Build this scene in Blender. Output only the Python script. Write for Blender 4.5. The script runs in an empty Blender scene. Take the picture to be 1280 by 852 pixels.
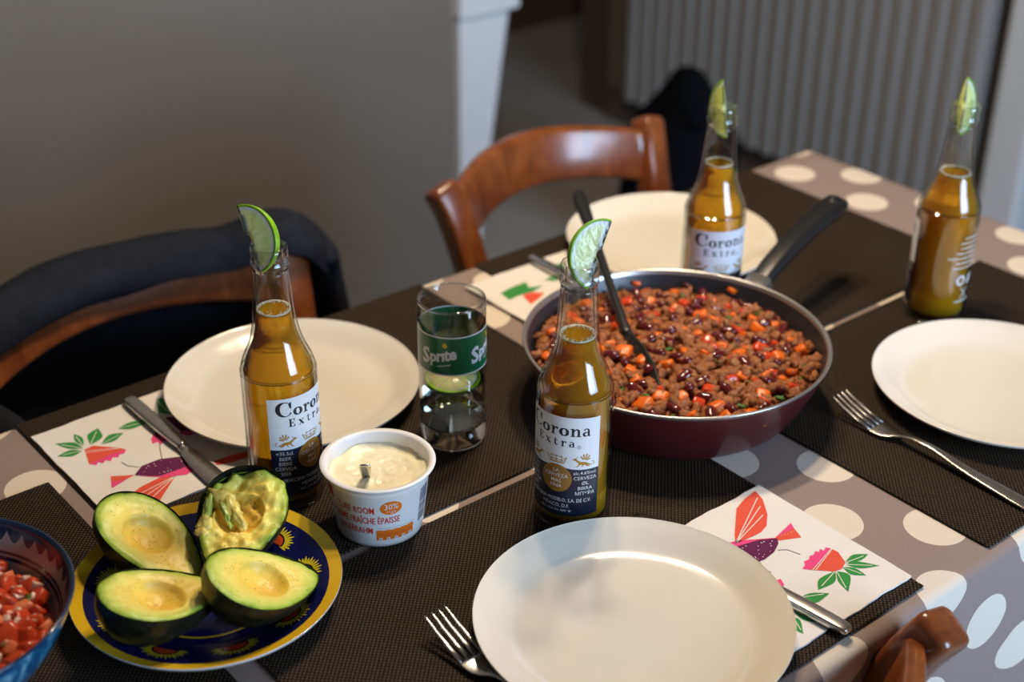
import bpy, bmesh, math, random
from mathutils import Vector, Matrix, noise
PI = math.pi
R_ = math.radians
rnd = random.Random(7)
SC = bpy.context.scene
COL = SC.collection

# ------------------------------------------------------------------ camera
# world: x runs along the table (towards the radiator), y across it, table top at z = 0.75
ZT = 0.75
CAM = Vector((-0.73627, -0.883406, ZT + 0.70223))
RT = Vector((0.771238, -0.636488, 0.008696))
UP = Vector((0.303515, 0.379712, 0.873898))
FW = Vector((0.559527, 0.671344, -0.486032))
cam_d = bpy.data.cameras.new('camera')
cam = bpy.data.objects.new('camera', cam_d)
COL.objects.link(cam)
cam.matrix_world = Matrix(((RT.x, UP.x, -FW.x, CAM.x), (RT.y, UP.y, -FW.y, CAM.y), (RT.z, UP.z, -FW.z, CAM.z), (0, 0, 0, 1)))
cam_d.sensor_width = 36.0
cam_d.lens = 1818.57 / 1280 * 36
cam_d.clip_start = 0.05
cam_d.dof.use_dof = True
cam_d.dof.focus_distance = 1.13
cam_d.dof.aperture_fstop = 3.9
SC.camera = cam
# ------------------------------------------------------------------ world, lights, exposure
world = bpy.data.worlds.new('world')
SC.world = world
world.use_nodes = True
world.node_tree.nodes['Background'].inputs[0].default_value = (0.75, 0.70, 0.66, 1)
world.node_tree.nodes['Background'].inputs[1].default_value = 0.08


def light(name, kind, loc, energy, color, size=0.1, aim=None, size_y=None, spread=None):
    d = bpy.data.lights.new(name, kind)
    d.energy = energy
    d.color = color
    if kind == 'AREA':
        d.size = size
        if size_y:
            d.shape = 'RECTANGLE'
            d.size_y = size_y
        if spread:
            d.spread = R_(spread)
    else:
        d.shadow_soft_size = size
    o = bpy.data.objects.new(name, d)
    COL.objects.link(o)
    o.location = loc
    if aim is not None:
        o.rotation_euler = (Vector(aim) - Vector(loc)).to_track_quat('-Z', 'Y').to_euler()
    return o


for i in range(3):                                   # bulbs of the ceiling fitting over the table, out of frame
    a = i * 2 * PI / 3 + 0.5
    light('bulb', 'POINT', (0.28 + 0.11 * math.cos(a), 0.12 + 0.11 * math.sin(a), ZT + 0.98), 13.0, (1.0, 0.80, 0.57), 0.03)
light('window_light', 'AREA', (0.55, -2.4, 1.40), 31.0, (0.52, 0.72, 1.0), 1.1, (0.75, 0.9, 0.80), 1.2, 120)
SC.view_settings.view_transform = 'Standard'
SC.view_settings.look = 'None'
SC.view_settings.gamma = 1.0
SC.view_settings.use_curve_mapping = False
SC.view_settings.exposure = 0.22
SC.cycles.use_denoising = True
SC.cycles.caustics_reflective = False
SC.cycles.caustics_refractive = False
SC.cycles.sample_clamp_indirect = 6.0
SC.cycles.max_bounces = 14
SC.cycles.transmission_bounces = 14
SC.cycles.transparent_max_bounces = 10


# ------------------------------------------------------------------ helpers
def tag(o, label=None, cat=None, group=None, kind=None):
    if label: o['label'] = label
    if cat: o['category'] = cat
    if group: o['group'] = group
    if kind: o['kind'] = kind
    return o


def empty(name, loc, rz=0.0):
    o = bpy.data.objects.new(name, None)
    o.empty_display_size = 0.02
    COL.objects.link(o)
    o.location = loc
    o.rotation_euler = (0, 0, rz)
    return o


def link(name, bm, mats, parent=None, smooth=True, loc=None):
    me = bpy.data.meshes.new(name)
    bm.to_mesh(me)
    bm.free()
    if not isinstance(mats, (list, tuple)): mats = [mats]
    for m in mats: me.materials.append(m)
    if smooth:
        me.polygons.foreach_set('use_smooth', [True] * len(me.polygons))
    o = bpy.data.objects.new(name, me)
    COL.objects.link(o)
    if parent: o.parent = parent
    if loc is not None: o.location = loc
    return o


def sharp(o, deg=35):
    o.data.set_sharp_from_angle(angle=R_(deg))
    return o


def copy_tree(o, parent=None):
    c = o.copy()
    COL.objects.link(c)
    if parent: c.parent = parent
    for ch in list(o.children):
        copy_tree(ch, c)
    return c


def lathe(bm, prof, seg=64, mat=None, closed=False, c=(0, 0, 0)):
    """prof: list of (r, z); mat: per segment material index"""
    rings = []
    for r, z in prof:
        if r < 1e-6:
            rings.append([bm.verts.new((c[0], c[1], c[2] + z))])
        else:
            rings.append([bm.verts.new((c[0] + r * math.cos(2 * PI * k / seg), c[1] + r * math.sin(2 * PI * k / seg), c[2] + z)) for k in range(seg)])
    n = len(rings)
    for i in range(n if closed else n - 1):
        a, b = rings[i], rings[(i + 1) % n]
        for k in range(seg):
            k2 = (k + 1) % seg
            if len(a) == 1 and len(b) == 1: continue
            if len(a) == 1: f = bm.faces.new((a[0], b[k2], b[k]))
            elif len(b) == 1: f = bm.faces.new((a[k], a[k2], b[0]))
            else: f = bm.faces.new((a[k], a[k2], b[k2], b[k]))
            if mat: f.material_index = mat[i]
    return bm


def fix(bm):
    bmesh.ops.recalc_face_normals(bm, faces=bm.faces[:])
    return bm


def smooth_prof(pts, n=4):
    """Catmull-Rom refinement of a list of tuples"""
    out = []
    for i in range(len(pts) - 1):
        p0, p1, p2, p3 = pts[max(i - 1, 0)], pts[i], pts[i + 1], pts[min(i + 2, len(pts) - 1)]
        for k in range(n):
            t = k / n
            out.append(tuple(0.5 * ((2 * b) + (c - a) * t + (2 * a - 5 * b + 4 * c - d) * t * t + (3 * b - a - 3 * c + d) * t ** 3) for a, b, c, d in zip(p0, p1, p2, p3)))
    out.append(tuple(pts[-1]))
    return out


def box(bm, x0, x1, y0, y1, z0, z1, bev=0.0, seg=2):
    r = bmesh.ops.create_cube(bm, size=1)
    vs = r['verts']
    for v in vs:
        v.co = Vector((x0 + (v.co.x + .5) * (x1 - x0), y0 + (v.co.y + .5) * (y1 - y0), z0 + (v.co.z + .5) * (z1 - z0)))
    if bev:
        es = {e for v in vs for e in v.link_edges}
        bmesh.ops.bevel(bm, geom=list(es), offset=bev, segments=seg, affect='EDGES', profile=0.5)
    return bm


def sweep(bm, path, prof, up=(0, 0, 1), cap=True, mat=0):
    """path: points; prof: fn(i, n) -> list of (a, b) offsets along side / normal"""
    n = len(path)
    rings = []
    P = [Vector(p) for p in path]
    for i in range(n):
        t = (P[min(i + 1, n - 1)] - P[max(i - 1, 0)]).normalized()
        s = t.cross(Vector(up))
        if s.length < 1e-5: s = Vector((1, 0, 0))
        s.normalize()
        u = s.cross(t).normalized()
        rings.append([bm.verts.new(P[i] + s * a + u * b) for a, b in prof(i, n)])
    m = len(rings[0])
    for i in range(n - 1):
        for k in range(m):
            f = bm.faces.new((rings[i][k], rings[i][(k + 1) % m], rings[i + 1][(k + 1) % m], rings[i + 1][k]))
            f.material_index = mat
    if cap:
        for ring, rev in ((rings[0], True), (rings[-1], False)):
            bm.faces.new(ring[::-1] if rev else ring)
    return bm


def circ(r, m=10, ry=None):
    ry = r if ry is None else ry
    return [(r * math.cos(2 * PI * k / m), ry * math.sin(2 * PI * k / m)) for k in range(m)]


def rrect(w, h, r, m=3):
    out = []
    for cx, cy, a0 in ((w / 2 - r, h / 2 - r, 0), (-w / 2 + r, h / 2 - r, 90), (-w / 2 + r, -h / 2 + r, 180), (w / 2 - r, -h / 2 + r, 270)):
        for k in range(m + 1):
            a = R_(a0 + 90 * k / m)
            out.append((cx + r * math.cos(a), cy + r * math.sin(a)))
    return out


def lerp(a, b, t): return a + (b - a) * t


# ------------------------------------------------------------------ materials
class NT:
    """small node-tree writer"""
    def __init__(s, name):
        s.m = bpy.data.materials.new(name)
        s.m.use_nodes = True
        s.t = s.m.node_tree
        s.b = s.t.nodes['Principled BSDF']
        s.out = s.t.nodes['Material Output']
    def n(s, kind, **kw):
        nd = s.t.nodes.new(kind)
        for k, v in kw.items(): setattr(nd, k, v)
        return nd
    def put(s, sock, v):
        if hasattr(v, 'is_output') or isinstance(v, bpy.types.NodeSocket): s.t.links.new(v, sock)
        else: sock.default_value = v
    def math(s, op, a, b=0.0, c=0.0):
        nd = s.n('ShaderNodeMath', operation=op)
        s.put(nd.inputs[0], a); s.put(nd.inputs[1], b); s.put(nd.inputs[2], c)
        return nd.outputs[0]
    def mix(s, fac, a, b):
        nd = s.n('ShaderNodeMix', data_type='RGBA')
        s.put(nd.inputs[0], fac); s.put(nd.inputs[6], a if not isinstance(a, tuple) else c4(a)); s.put(nd.inputs[7], b if not isinstance(b, tuple) else c4(b))
        return nd.outputs[2]
    def ramp(s, fac, stops, interp='LINEAR'):
        nd = s.n('ShaderNodeValToRGB')
        cr = nd.color_ramp
        cr.interpolation = interp
        while len(cr.elements) < len(stops): cr.elements.new(0.5)
        for e, (p, c) in zip(cr.elements, stops):
            e.position = p; e.color = c4(c)
        s.put(nd.inputs[0], fac)
        return nd.outputs[0]
    def coord(s, which='Object'): return s.n('ShaderNodeTexCoord').outputs[which]
    def xyz(s, vec):
        nd = s.n('ShaderNodeSeparateXYZ'); s.put(nd.inputs[0], vec); return nd.outputs
    def map(s, vec, scale=(1, 1, 1), rot=(0, 0, 0), loc=(0, 0, 0)):
        nd = s.n('ShaderNodeMapping'); s.put(nd.inputs[0], vec)
        nd.inputs['Scale'].default_value = scale; nd.inputs['Rotation'].default_value = rot; nd.inputs['Location'].default_value = loc
        return nd.outputs[0]
    def noise(s, vec, scale, detail=3, rough=0.5, dist=0.0):
        nd = s.n('ShaderNodeTexNoise'); s.put(nd.inputs['Vector'], vec)
        nd.inputs['Scale'].default_value = scale; nd.inputs['Detail'].default_value = detail
        nd.inputs['Roughness'].default_value = rough; nd.inputs['Distortion'].default_value = dist
        return nd.outputs[0]
    def bump(s, h, strength=0.3, dist=0.001):
        nd = s.n('ShaderNodeBump'); s.put(nd.inputs['Height'], h)
        nd.inputs['Strength'].default_value = strength; nd.inputs['Distance'].default_value = dist
        s.t.links.new(nd.outputs[0], s.b.inputs['Normal'])
    def set(s, **kw):
        names = dict(col='Base Color', rough='Roughness', metal='Metallic', ior='IOR', trans='Transmission Weight', coat='Coat Weight', spec='Specular IOR Level', sss='Subsurface Weight', sheen='Sheen Weight')
        for k, v in kw.items():
            if isinstance(v, tuple): v = c4(v)
            s.put(s.b.inputs[names[k]], v)
        return s


def c4(c): return tuple(c) + (1,) if len(c) == 3 else tuple(c)


def plain(name, col, rough=0.5, metal=0.0, var=0.0, scale=40, bump=0.0, bscale=200, coat=0.0, spec=0.5, sss=0.0, sss_r=0.003, coords='Object'):
    t = NT(name)
    t.set(rough=rough, metal=metal, coat=coat, spec=spec)
    co = t.coord(coords)
    if var:
        nz = t.noise(co, scale, 4)
        lo = tuple(max(0, x * (1 - var)) for x in col); hi = tuple(min(1, x * (1 + var)) for x in col)
        t.set(col=t.ramp(nz, [(0.3, lo), (0.7, hi)]))
    else: t.set(col=col)
    if bump: t.bump(t.noise(co, bscale, 3), bump)
    if sss:
        t.set(sss=sss)
        t.b.inputs['Subsurface Radius'].default_value = (1, .6, .4)
        t.b.inputs['Subsurface Scale'].default_value = sss_r
    return t.m


def m_glass(name, col=(1, 1, 1), ior=1.5, rough=0.0):
    t = NT(name)
    nd = t.n('ShaderNodeBsdfGlass')
    nd.inputs['Color'].default_value = c4(col); nd.inputs['IOR'].default_value = ior; nd.inputs['Roughness'].default_value = rough
    t.t.nodes.remove(t.b)
    t.t.links.new(nd.outputs[0], t.out.inputs[0])
    return t.m


def m_thin_glass(name, center=(.985, .99, .985), edge=(.50, .54, .52), rough=0.0, spec=1.0):
    """wall of a drinking glass or bottle: clear, mirror-like at grazing angles, darker where one looks along the wall"""
    t = NT(name)
    lw = t.n('ShaderNodeLayerWeight'); lw.inputs[0].default_value = 0.5
    col = t.ramp(lw.outputs['Facing'], [(0.0, center), (0.5, center), (0.85, tuple((a + b) / 2 for a, b in zip(center, edge))), (1.0, edge)])
    tr = t.n('ShaderNodeBsdfTransparent'); t.put(tr.inputs[0], col)
    gl = t.n('ShaderNodeBsdfGlossy'); gl.inputs['Roughness'].default_value = rough
    fr = t.math('MULTIPLY_ADD', t.math('POWER', lw.outputs['Facing'], 3.2), 0.80, 0.055)     # Schlick reflectance, the same from both sides
    mx = t.n('ShaderNodeMixShader')
    t.put(mx.inputs[0], t.math('MULTIPLY', fr, spec)); t.t.links.new(tr.outputs[0], mx.inputs[1]); t.t.links.new(gl.outputs[0], mx.inputs[2])
    t.t.nodes.remove(t.b)
    t.t.links.new(mx.outputs[0], t.out.inputs[0])
    return t.m


def m_beer():
    t = NT('amber_beer')
    nd = t.n('ShaderNodeBsdfRefraction'); nd.inputs['Color'].default_value = (1.0, .73, .15, 1); nd.inputs['IOR'].default_value = 1.33; nd.inputs['Roughness'].default_value = 0.03
    ss = t.n('ShaderNodeSubsurfaceScattering'); ss.inputs['Color'].default_value = (.99, .38, .013, 1)     # cold, slightly cloudy beer
    ss.inputs['Radius'].default_value = (1.0, .6, .15); ss.inputs['Scale'].default_value = 0.035
    b = t.n('ShaderNodeMixShader'); b.inputs[0].default_value = 0.38
    t.t.links.new(nd.outputs[0], b.inputs[1]); t.t.links.new(ss.outputs[0], b.inputs[2])
    t.t.nodes.remove(t.b)
    t.t.links.new(b.outputs[0], t.out.inputs[0])
    return t.m


def m_wood():
    t = NT('varnished_wood')
    co = t.coord()
    v = t.map(co, (14, 14, 3))
    g = t.noise(v, 3.0, 5, 0.6, 0.8)
    f = t.noise(t.map(co, (120, 120, 9)), 4.0, 3)
    c = t.ramp(g, [(0.3, (.13, .030, .008)), (0.55, (.27, .075, .018)), (0.75, (.40, .13, .035))])
    c2 = t.mix(t.math('MULTIPLY', f, 0.45), c, (.08, .02, .006))
    t.set(col=c2, rough=0.28, coat=0.5)
    t.b.inputs['Coat Roughness'].default_value = 0.15
    t.bump(f, 0.08)
    return t.m


def m_tablecloth():
    t = NT('dotted_tablecloth')
    uv = t.coord('UV')
    x, y, _ = t.xyz(uv)
    h, q = 0.1206, 0.113            # repeat of the dot lattice along and across
    def cell(ox, oy):
        a = t.math('DIVIDE', t.math('SUBTRACT', x, 0.083 - 3 * h + ox), h)
        b = t.math('DIVIDE', t.math('SUBTRACT', y, -0.310 - 4 * q + oy), q)
        fa = t.math('MULTIPLY', t.math('SUBTRACT', a, t.math('ROUND', a)), h)
        fb = t.math('MULTIPLY', t.math('SUBTRACT', b, t.math('ROUND', b)), q)
        return t.math('SQRT', t.math('ADD', t.math('MULTIPLY', fa, fa), t.math('MULTIPLY', fb, fb)))
    d = t.math('MINIMUM', cell(0, 0), cell(h / 2, q / 2))
    dot = t.math('LESS_THAN', d, 0.0252)
    w = t.noise(uv, 900, 2)
    base = t.ramp(w, [(0.3, (.255, .190, .165)), (0.7, (.315, .238, .205))])
    dt = t.ramp(w, [(0.3, (.70, .60, .49)), (0.7, (.76, .66, .54))])
    t.set(col=t.mix(dot, base, dt), rough=0.75, spec=0.25)
    t.bump(w, 0.15, 0.0006)
    return t.m


def m_mat():
    t = NT('woven_vinyl')
    co = t.coord()
    x, y, _ = t.xyz(co)
    k = PI / 0.0020
    sx = t.math('SINE', t.math('MULTIPLY', x, k)); sy = t.math('SINE', t.math('MULTIPLY', y, k))
    p = t.math('MULTIPLY', sx, sy)
    h = t.math('ADD', t.math('MULTIPLY', p, 0.5), 0.5)
    nz = t.noise(co, 420, 2)
    hh = t.math('MULTIPLY', h, t.math('ADD', 0.55, t.math('MULTIPLY', nz, 0.9)))
    c = t.ramp(hh, [(0.25, (.008, .0055, .004)), (0.6, (.020, .014, .010)), (0.92, (.088, .062, .040))])
    t.set(col=c, rough=0.65, spec=0.10)
    t.bump(h, 0.5, 0.0008)
    return t.m


def m_avocado_flesh():
    t = NT('avocado_flesh')
    at = t.n('ShaderNodeAttribute', attribute_name='edge')
    co = t.coord()
    nz = t.noise(co, 90, 4)
    e = t.math('ADD', at.outputs['Fac'], t.math('MULTIPLY', t.math('SUBTRACT', nz, 0.5), 0.28))
    c = t.ramp(e, [(0.0, (.80, .52, .075)), (0.30, (.86, .64, .115)), (0.55, (.82, .70, .15)), (0.78, (.58, .63, .11)), (0.93, (.33, .47, .045)), (1.0, (.12, .22, .02))])
    pep = t.n('ShaderNodeTexVoronoi'); t.put(pep.inputs['Vector'], co); pep.inputs['Scale'].default_value = 330
    keep = t.math('GREATER_THAN', t.noise(co, 60, 2), 0.50)
    spk = t.math('MULTIPLY', t.math('LESS_THAN', pep.outputs['Distance'], 0.17), keep)
    c2 = t.mix(t.math('MULTIPLY', spk, 0.75), c, (.10, .045, .015))
    t.set(col=c2, rough=0.42, spec=0.4, sss=0.12)
    t.b.inputs['Subsurface Radius'].default_value = (1, .8, .3)
    t.b.inputs['Subsurface Scale'].default_value = 0.004
    t.bump(t.noise(co, 260, 4), 0.22, 0.001)
    return t.m


def m_lime_flesh():
    t = NT('lime_flesh')
    co = t.coord()
    ln = t.n('ShaderNodeVectorMath', operation='LENGTH'); t.put(ln.inputs[0], t.map(co, (0.87, 1, 1)))
    nz = t.noise(t.map(co, (1, 1, 1)), 420, 3)
    e = t.math('ADD', t.math('DIVIDE', ln.outputs['Value'], 0.024), t.math('MULTIPLY', t.math('SUBTRACT', nz, 0.5), 0.06))
    c = t.ramp(e, [(0.03, (.88, .90, .62)), (0.12, (.76, .82, .34)), (0.78, (.72, .80, .29)), (0.87, (.86, .90, .66)), (0.95, (.84, .90, .58)), (0.99, (.30, .52, .04))])
    t.set(col=c, rough=0.2, sss=0.9)
    t.b.inputs['Subsurface Radius'].default_value = (1, 1, .5)
    t.b.inputs['Subsurface Scale'].default_value = 0.014
    t.bump(nz, 0.3, 0.001)
    return t.m


def m_bowl_inner():
    t = NT('bowl_inner_glaze')
    co = t.coord()
    x, y, z = t.xyz(co)
    a = t.math('ARCTAN2', y, x)
    sc = t.math('ABSOLUTE', t.math('SINE', t.math('MULTIPLY', a, 22.0)))
    lim = t.math('SUBTRACT', 0.0755, t.math('MULTIPLY', sc, 0.0075))
    dark = t.math('GREATER_THAN', z, lim)
    l1 = t.math('LESS_THAN', t.math('ABSOLUTE', t.math('SUBTRACT', z, 0.0605)), 0.0010)
    l2 = t.math('LESS_THAN', t.math('ABSOLUTE', t.math('SUBTRACT', z, 0.0570)), 0.0012)
    f = t.math('MINIMUM', t.math('ADD', t.math('ADD', dark, l1), l2), 1.0)
    t.set(col=t.mix(f, (.34, .31, .30), (.012, .020, .055)), rough=0.12, coat=0.4)
    return t.m


def m_bowl_outer():
    t = NT('bowl_blue_glaze')
    co = t.coord()
    nz = t.noise(t.map(co, (1, 1, 1.0)), 24, 5, 0.65, 2.4)
    t.set(col=t.ramp(nz, [(0.30, (.008, .05, .14)), (0.46, (.016, .12, .28)), (0.56, (.05, .26, .45)), (0.66, (.32, .55, .68))]), rough=0.12, coat=0.5)
    return t.m


def m_meat():
    t = NT('browned_mince')
    co = t.coord()
    a = t.noise(co, 150, 4)
    b = t.noise(co, 620, 4)
    c = t.ramp(a, [(0.25, (.15, .030, .005)), (0.45, (.36, .100, .018)), (0.62, (.52, .190, .052)), (0.8, (.42, .065, .009))])
    t.set(col=t.mix(t.math('MULTIPLY', b, 0.3), c, (.16, .04, .012)), rough=0.36, spec=0.6)
    t.bump(b, 0.9, 0.0025)
    return t.m


def m_barcode():
    t = NT('barcode_print')
    x, y, z = t.xyz(t.coord())
    n = t.n('ShaderNodeTexNoise', noise_dimensions='1D')
    t.put(n.inputs['W'], z); n.inputs['Scale'].default_value = 1400
    t.set(col=t.mix(t.math('GREATER_THAN', n.outputs[0], 0.5), (.80, .82, .85), (.05, .07, .12)), rough=0.4)
    return t.m


def m_wall(name, col):
    return plain(name, col, 0.85, var=0.04, scale=3, bump=0.08, bscale=160, spec=0.2)


M = dict(
    wood=m_wood(), cloth=m_tablecloth(), mat=m_mat(),
    mat_edge=plain('vinyl_edge', (.012, .009, .008), 0.5),
    plate=plain('cream_glaze', (.76, .70, .60), 0.16, var=0.015, scale=20, coat=0.4),
    glass=m_thin_glass('clear_glass'), lip=m_thin_glass('bottle_lip', (.93, .94, .93), (.42, .44, .42), 0.06, 1.4), glass_solid=m_glass('thick_glass', (.985, .99, .985), 1.48),
    bottle=m_thin_glass('bottle_glass', (.975, .98, .97), (.40, .42, .39), 0.05),
    beer=m_beer(),
    foam=plain('beer_foam', (.80, .74, .62), 0.5, var=0.2, scale=500, bump=0.6, bscale=900),
    water=m_glass('clear_water', (.97, .985, .97), 1.33),
    white=plain('label_white', (.78, .80, .84), 0.35),
    navy=plain('label_navy', (.008, .012, .030), 0.35),
    ink=plain('label_black_ink', (.006, .008, .020), 0.4),
    gold=plain('label_gold_ink', (.42, .22, .030), 0.4),
    bronze=plain('label_bronze_disc', (.30, .14, .018), 0.4),
    lead=plain('label_white_ink', (.72, .72, .72), 0.4),
    green=plain('green_print', (.004, .135, .050), 0.3),
    yellow=plain('yellow_print', (.80, .58, .015), 0.4),
    pot=plain('white_plastic', (.80, .79, .77), 0.32, sss=0.1),
    cream=plain('thick_cream', (.88, .80, .55), 0.38, bump=0.10, bscale=120, sss=0.25, sss_r=0.006),
    red_ink=plain('red_ink', (.62, .045, .025), 0.4),
    orange_ink=plain('orange_ink', (.78, .17, .012), 0.4),
    grey_ink=plain('grey_ink', (.18, .20, .26), 0.4),
    steel=plain('brushed_steel', (.62, .60, .57), 0.24, 1.0, var=0.12, scale=160, bump=0.06, bscale=500),
    napkin=plain('paper_napkin', (.80, .75, .70), 0.85, var=0.03, scale=30, bump=0.18, bscale=260, spec=0.15),
    p_coral=plain('coral_print', (.76, .10, .058), 0.8, spec=0.15), p_pink=plain('pink_print', (.82, .075, .24), 0.8, spec=0.15),
    p_purple=plain('purple_print', (.13, .018, .075), 0.8, spec=0.15), p_green=plain('leaf_green_print', (.045, .27, .060), 0.8, spec=0.15),
    p_white=plain('pale_print_line', (.82, .74, .68), 0.8, spec=0.15), p_line=plain('thin_dark_line', (.06, .035, .04), 0.8, spec=0.15),
    burgundy=plain('burgundy_enamel', (.062, .008, .010), 0.34, coat=0.4, var=0.06, scale=15),
    nonstick=plain('dark_nonstick', (.020, .021, .026), 0.34, var=0.15, scale=60),
    rim=plain('bare_rim', (.55, .52, .50), 0.3, 0.9),
    black=plain('black_nylon', (.010, .010, .011), 0.34, bump=0.04, bscale=300),
    meat=m_meat(),
    carrot=plain('cooked_carrot', (.80, .150, .008), 0.26, var=0.22, scale=150, bump=0.15, bscale=400, sss=0.2),
    pepper=plain('red_pepper', (.62, .055, .012), 0.22, var=0.22, scale=150, sss=0.15),
    bean=plain('kidney_bean', (.105, .008, .007), 0.16, var=0.35, scale=130, coat=0.3),
    herb=plain('green_herb', (.060, .145, .018), 0.45, var=0.4, scale=200),
    sauce=plain('dark_sauce', (.075, .016, .006), 0.25, bump=0.4, bscale=150),
    tomato=plain('tomato_flesh', (.56, .060, .016), 0.16, var=0.50, scale=90, bump=0.1, bscale=250, sss=0.08, sss_r=0.003),
    tomato_pale=plain('pale_tomato_flesh', (.74, .21, .09), 0.16, var=0.35, scale=120, bump=0.1, bscale=250, sss=0.1),
    onion=plain('pale_onion', (.70, .47, .40), 0.22, var=0.15, scale=120, sss=0.3),
    juice=plain('tomato_juice', (.33, .030, .010), 0.12, var=0.3, scale=90),
    bowl_in=m_bowl_inner(), bowl_out=m_bowl_outer(), bowl_rim=plain('bowl_rim_glaze', (.010, .030, .075), 0.12, coat=0.4),
    cobalt=plain('cobalt_glaze', (.006, .008, .075), 0.22, coat=0.0, spec=.4, var=0.15, scale=60),
    plate_yellow=plain('yellow_glaze', (.80, .50, .018), 0.14, coat=0.4), petal=plain('petal_glaze', (.62, .52, .020), 0.16, coat=0.3),
    plate_white=plain('white_glaze', (.68, .68, .66), 0.14, coat=0.4), red_glaze=plain('red_glaze', (.55, .060, .012), 0.14, coat=0.3),
    dark_glaze=plain('dark_glaze', (.012, .006, .010), 0.14),
    flesh=m_avocado_flesh(),
    flesh_bit=plain('avocado_mash', (.74, .60, .14), 0.34, var=0.3, scale=140, bump=0.2, bscale=260, sss=0.15),
    flesh_green=plain('avocado_green_mash', (.36, .44, .08), 0.34, var=0.35, scale=160, bump=0.2, bscale=260),
    skin=plain('avocado_skin', (.010, .011, .006), 0.36, var=0.5, scale=120, bump=0.9, bscale=170),
    lime=m_lime_flesh(), lime_rind=plain('lime_rind', (.22, .46, .012), 0.28, var=0.22, scale=110, bump=0.25, bscale=500),
    jacket=plain('navy_cloth', (.0095, .0115, .019), 0.85, var=0.25, scale=60, bump=0.2, bscale=400, spec=0.2),
    wall_m=m_wall('grey_wall_paint', (.185, .165, .143)), wall_b=m_wall('brown_wall_paint', (.115, .088, .068)),
    floor=plain('grey_floor_tile', (.42, .40, .37), 0.6, var=0.10, scale=5),
    paint=plain('white_paint', (.70, .72, .75), 0.4), radiator=plain('radiator_enamel', (.31, .30, .29), 0.42),
    tabletop=plain('table_wood', (.20, .11, .05), 0.5, var=0.2, scale=9), rush=plain('woven_rush', (.30, .19, .08), 0.75, var=0.25, scale=70, bump=0.5, bscale=160),
    bag=plain('black_bag_cloth', (.0035, .004, .007), 0.9, spec=0.1, bump=0.2, bscale=90), shoe=plain('dark_shoe', (.016, .008, .008), 0.5),
)

# ------------------------------------------------------------------ setting
def structure(name, bm, m, smooth=False):
    o = link(name, fix(bm), m, smooth=smooth)
    o['kind'] = 'structure'
    return o


structure('floor', box(bmesh.new(), -2.6, 2.9, -2.6, 2.9, -0.10, 0.0), M['floor'])
structure('wall_left', box(bmesh.new(), -2.6, 0.94, 1.30, 1.40, 0.0, 2.5, 0.004, 1), M['wall_m'])
structure('wall_far', box(bmesh.new(), 0.2, 2.9, 2.75, 2.85, 0.0, 2.5), M['wall_b'])
structure('wall_right', box(bmesh.new(), 1.99, 2.09, -2.6, 1.98, 0.0, 2.5), M['wall_m'])
structure('wall_corner', box(bmesh.new(), 2.0, 2.9, 1.98, 2.10, 0.0, 2.5), M['wall_b'])
structure('baseboard_right', box(bmesh.new(), 1.975, 1.99, -2.6, 1.98, 0.0, 0.09, 0.004, 1), M['wall_b'])
bm = bmesh.new()                                      # tapered white end post of the grey partition, with its small lip
vs = [(0.932, 0.02), (0.972, 0.02), (0.999, 0.30), (1.058, 0.66), (1.058, 2.5), (0.932, 2.5)]
a = [bm.verts.new((x, 1.285, z)) for x, z in vs]
b = [bm.verts.new((x, 1.415, z)) for x, z in vs]
bm.faces.new(a); bm.faces.new(b[::-1])
for k in range(len(vs)):
    bm.faces.new((a[k], a[(k + 1) % 6], b[(k + 1) % 6], b[k]))
box(bm, 0.925, 1.072, 1.270, 1.420, 0.636, 0.690, 0.004, 1)
box(bm, 0.932, 0.978, 1.285, 1.415, 0.0, 0.03)
structure('trim_1', bm, M['paint'])
structure('trim_2', box(bmesh.new(), 1.90, 1.99, 0.615, 0.712, 0.0, 2.5, 0.012, 3), M['paint'])

# radiator: two ribbed panels, feed valve
rad = tag(empty('radiator', (1.90, 1.29, 0.0)), 'grey ribbed panel radiator on the wall beyond the table end', 'radiator')
def ribbed():
    bm = bmesh.new()
    y0, y1, z0, z1, p = -0.545, 0.525, 0.118, 1.02, 0.0486
    prof = []
    n = int((y1 - y0) / p)
    for i in range(n):
        for t, d in ((0.0, 0.0), (0.18, 0.0), (0.30, -0.012), (0.70, -0.012), (0.82, 0.0)):
            prof.append((y0 + (i + t) * p, d))
    prof.append((y1, 0.0))
    lo = [bm.verts.new((d, y, z0)) for y, d in prof]; hi = [bm.verts.new((d, y, z1)) for y, d in prof]
    lb = [bm.verts.new((0.03, y, z0)) for y, d in prof]; hb = [bm.verts.new((0.03, y, z1)) for y, d in prof]
    m = len(prof)
    for i in range(m - 1):
        bm.faces.new((lo[i], lo[i + 1], hi[i + 1], hi[i])); bm.faces.new((lb[i + 1], lb[i], hb[i], hb[i + 1]))
        bm.faces.new((lo[i + 1], lo[i], lb[i], lb[i + 1])); bm.faces.new((hi[i], hi[i + 1], hb[i + 1], hb[i]))
    bm.faces.new((lo[0], hi[0], hb[0], lb[0])); bm.faces.new((lo[-1], lb[-1], hb[-1], hi[-1]))
    return fix(bm)
link('front_panel', ribbed(), M['radiator'], rad, False)
link('top_grille', box(bmesh.new(), -0.008, 0.085, -0.545, 0.525, 1.021, 1.035, 0.003, 1), M['radiator'], rad, False)
for y in (-0.4, 0.4):
    link('wall_bracket', box(bmesh.new(), 0.031, 0.0895, y - .02, y + .02, 0.3, 0.9), M['radiator'], rad, False)
bm = bmesh.new(); sweep(bm, [(0.015, -0.546, 0.16), (0.015, -0.575, 0.16), (0.015, -0.578, 0.15), (0.015, -0.578, 0.0)], lambda i, n: circ(0.009, 10), up=(1, 0, 0))
link('feed_pipe', fix(bm), M['paint'], rad)
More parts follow.
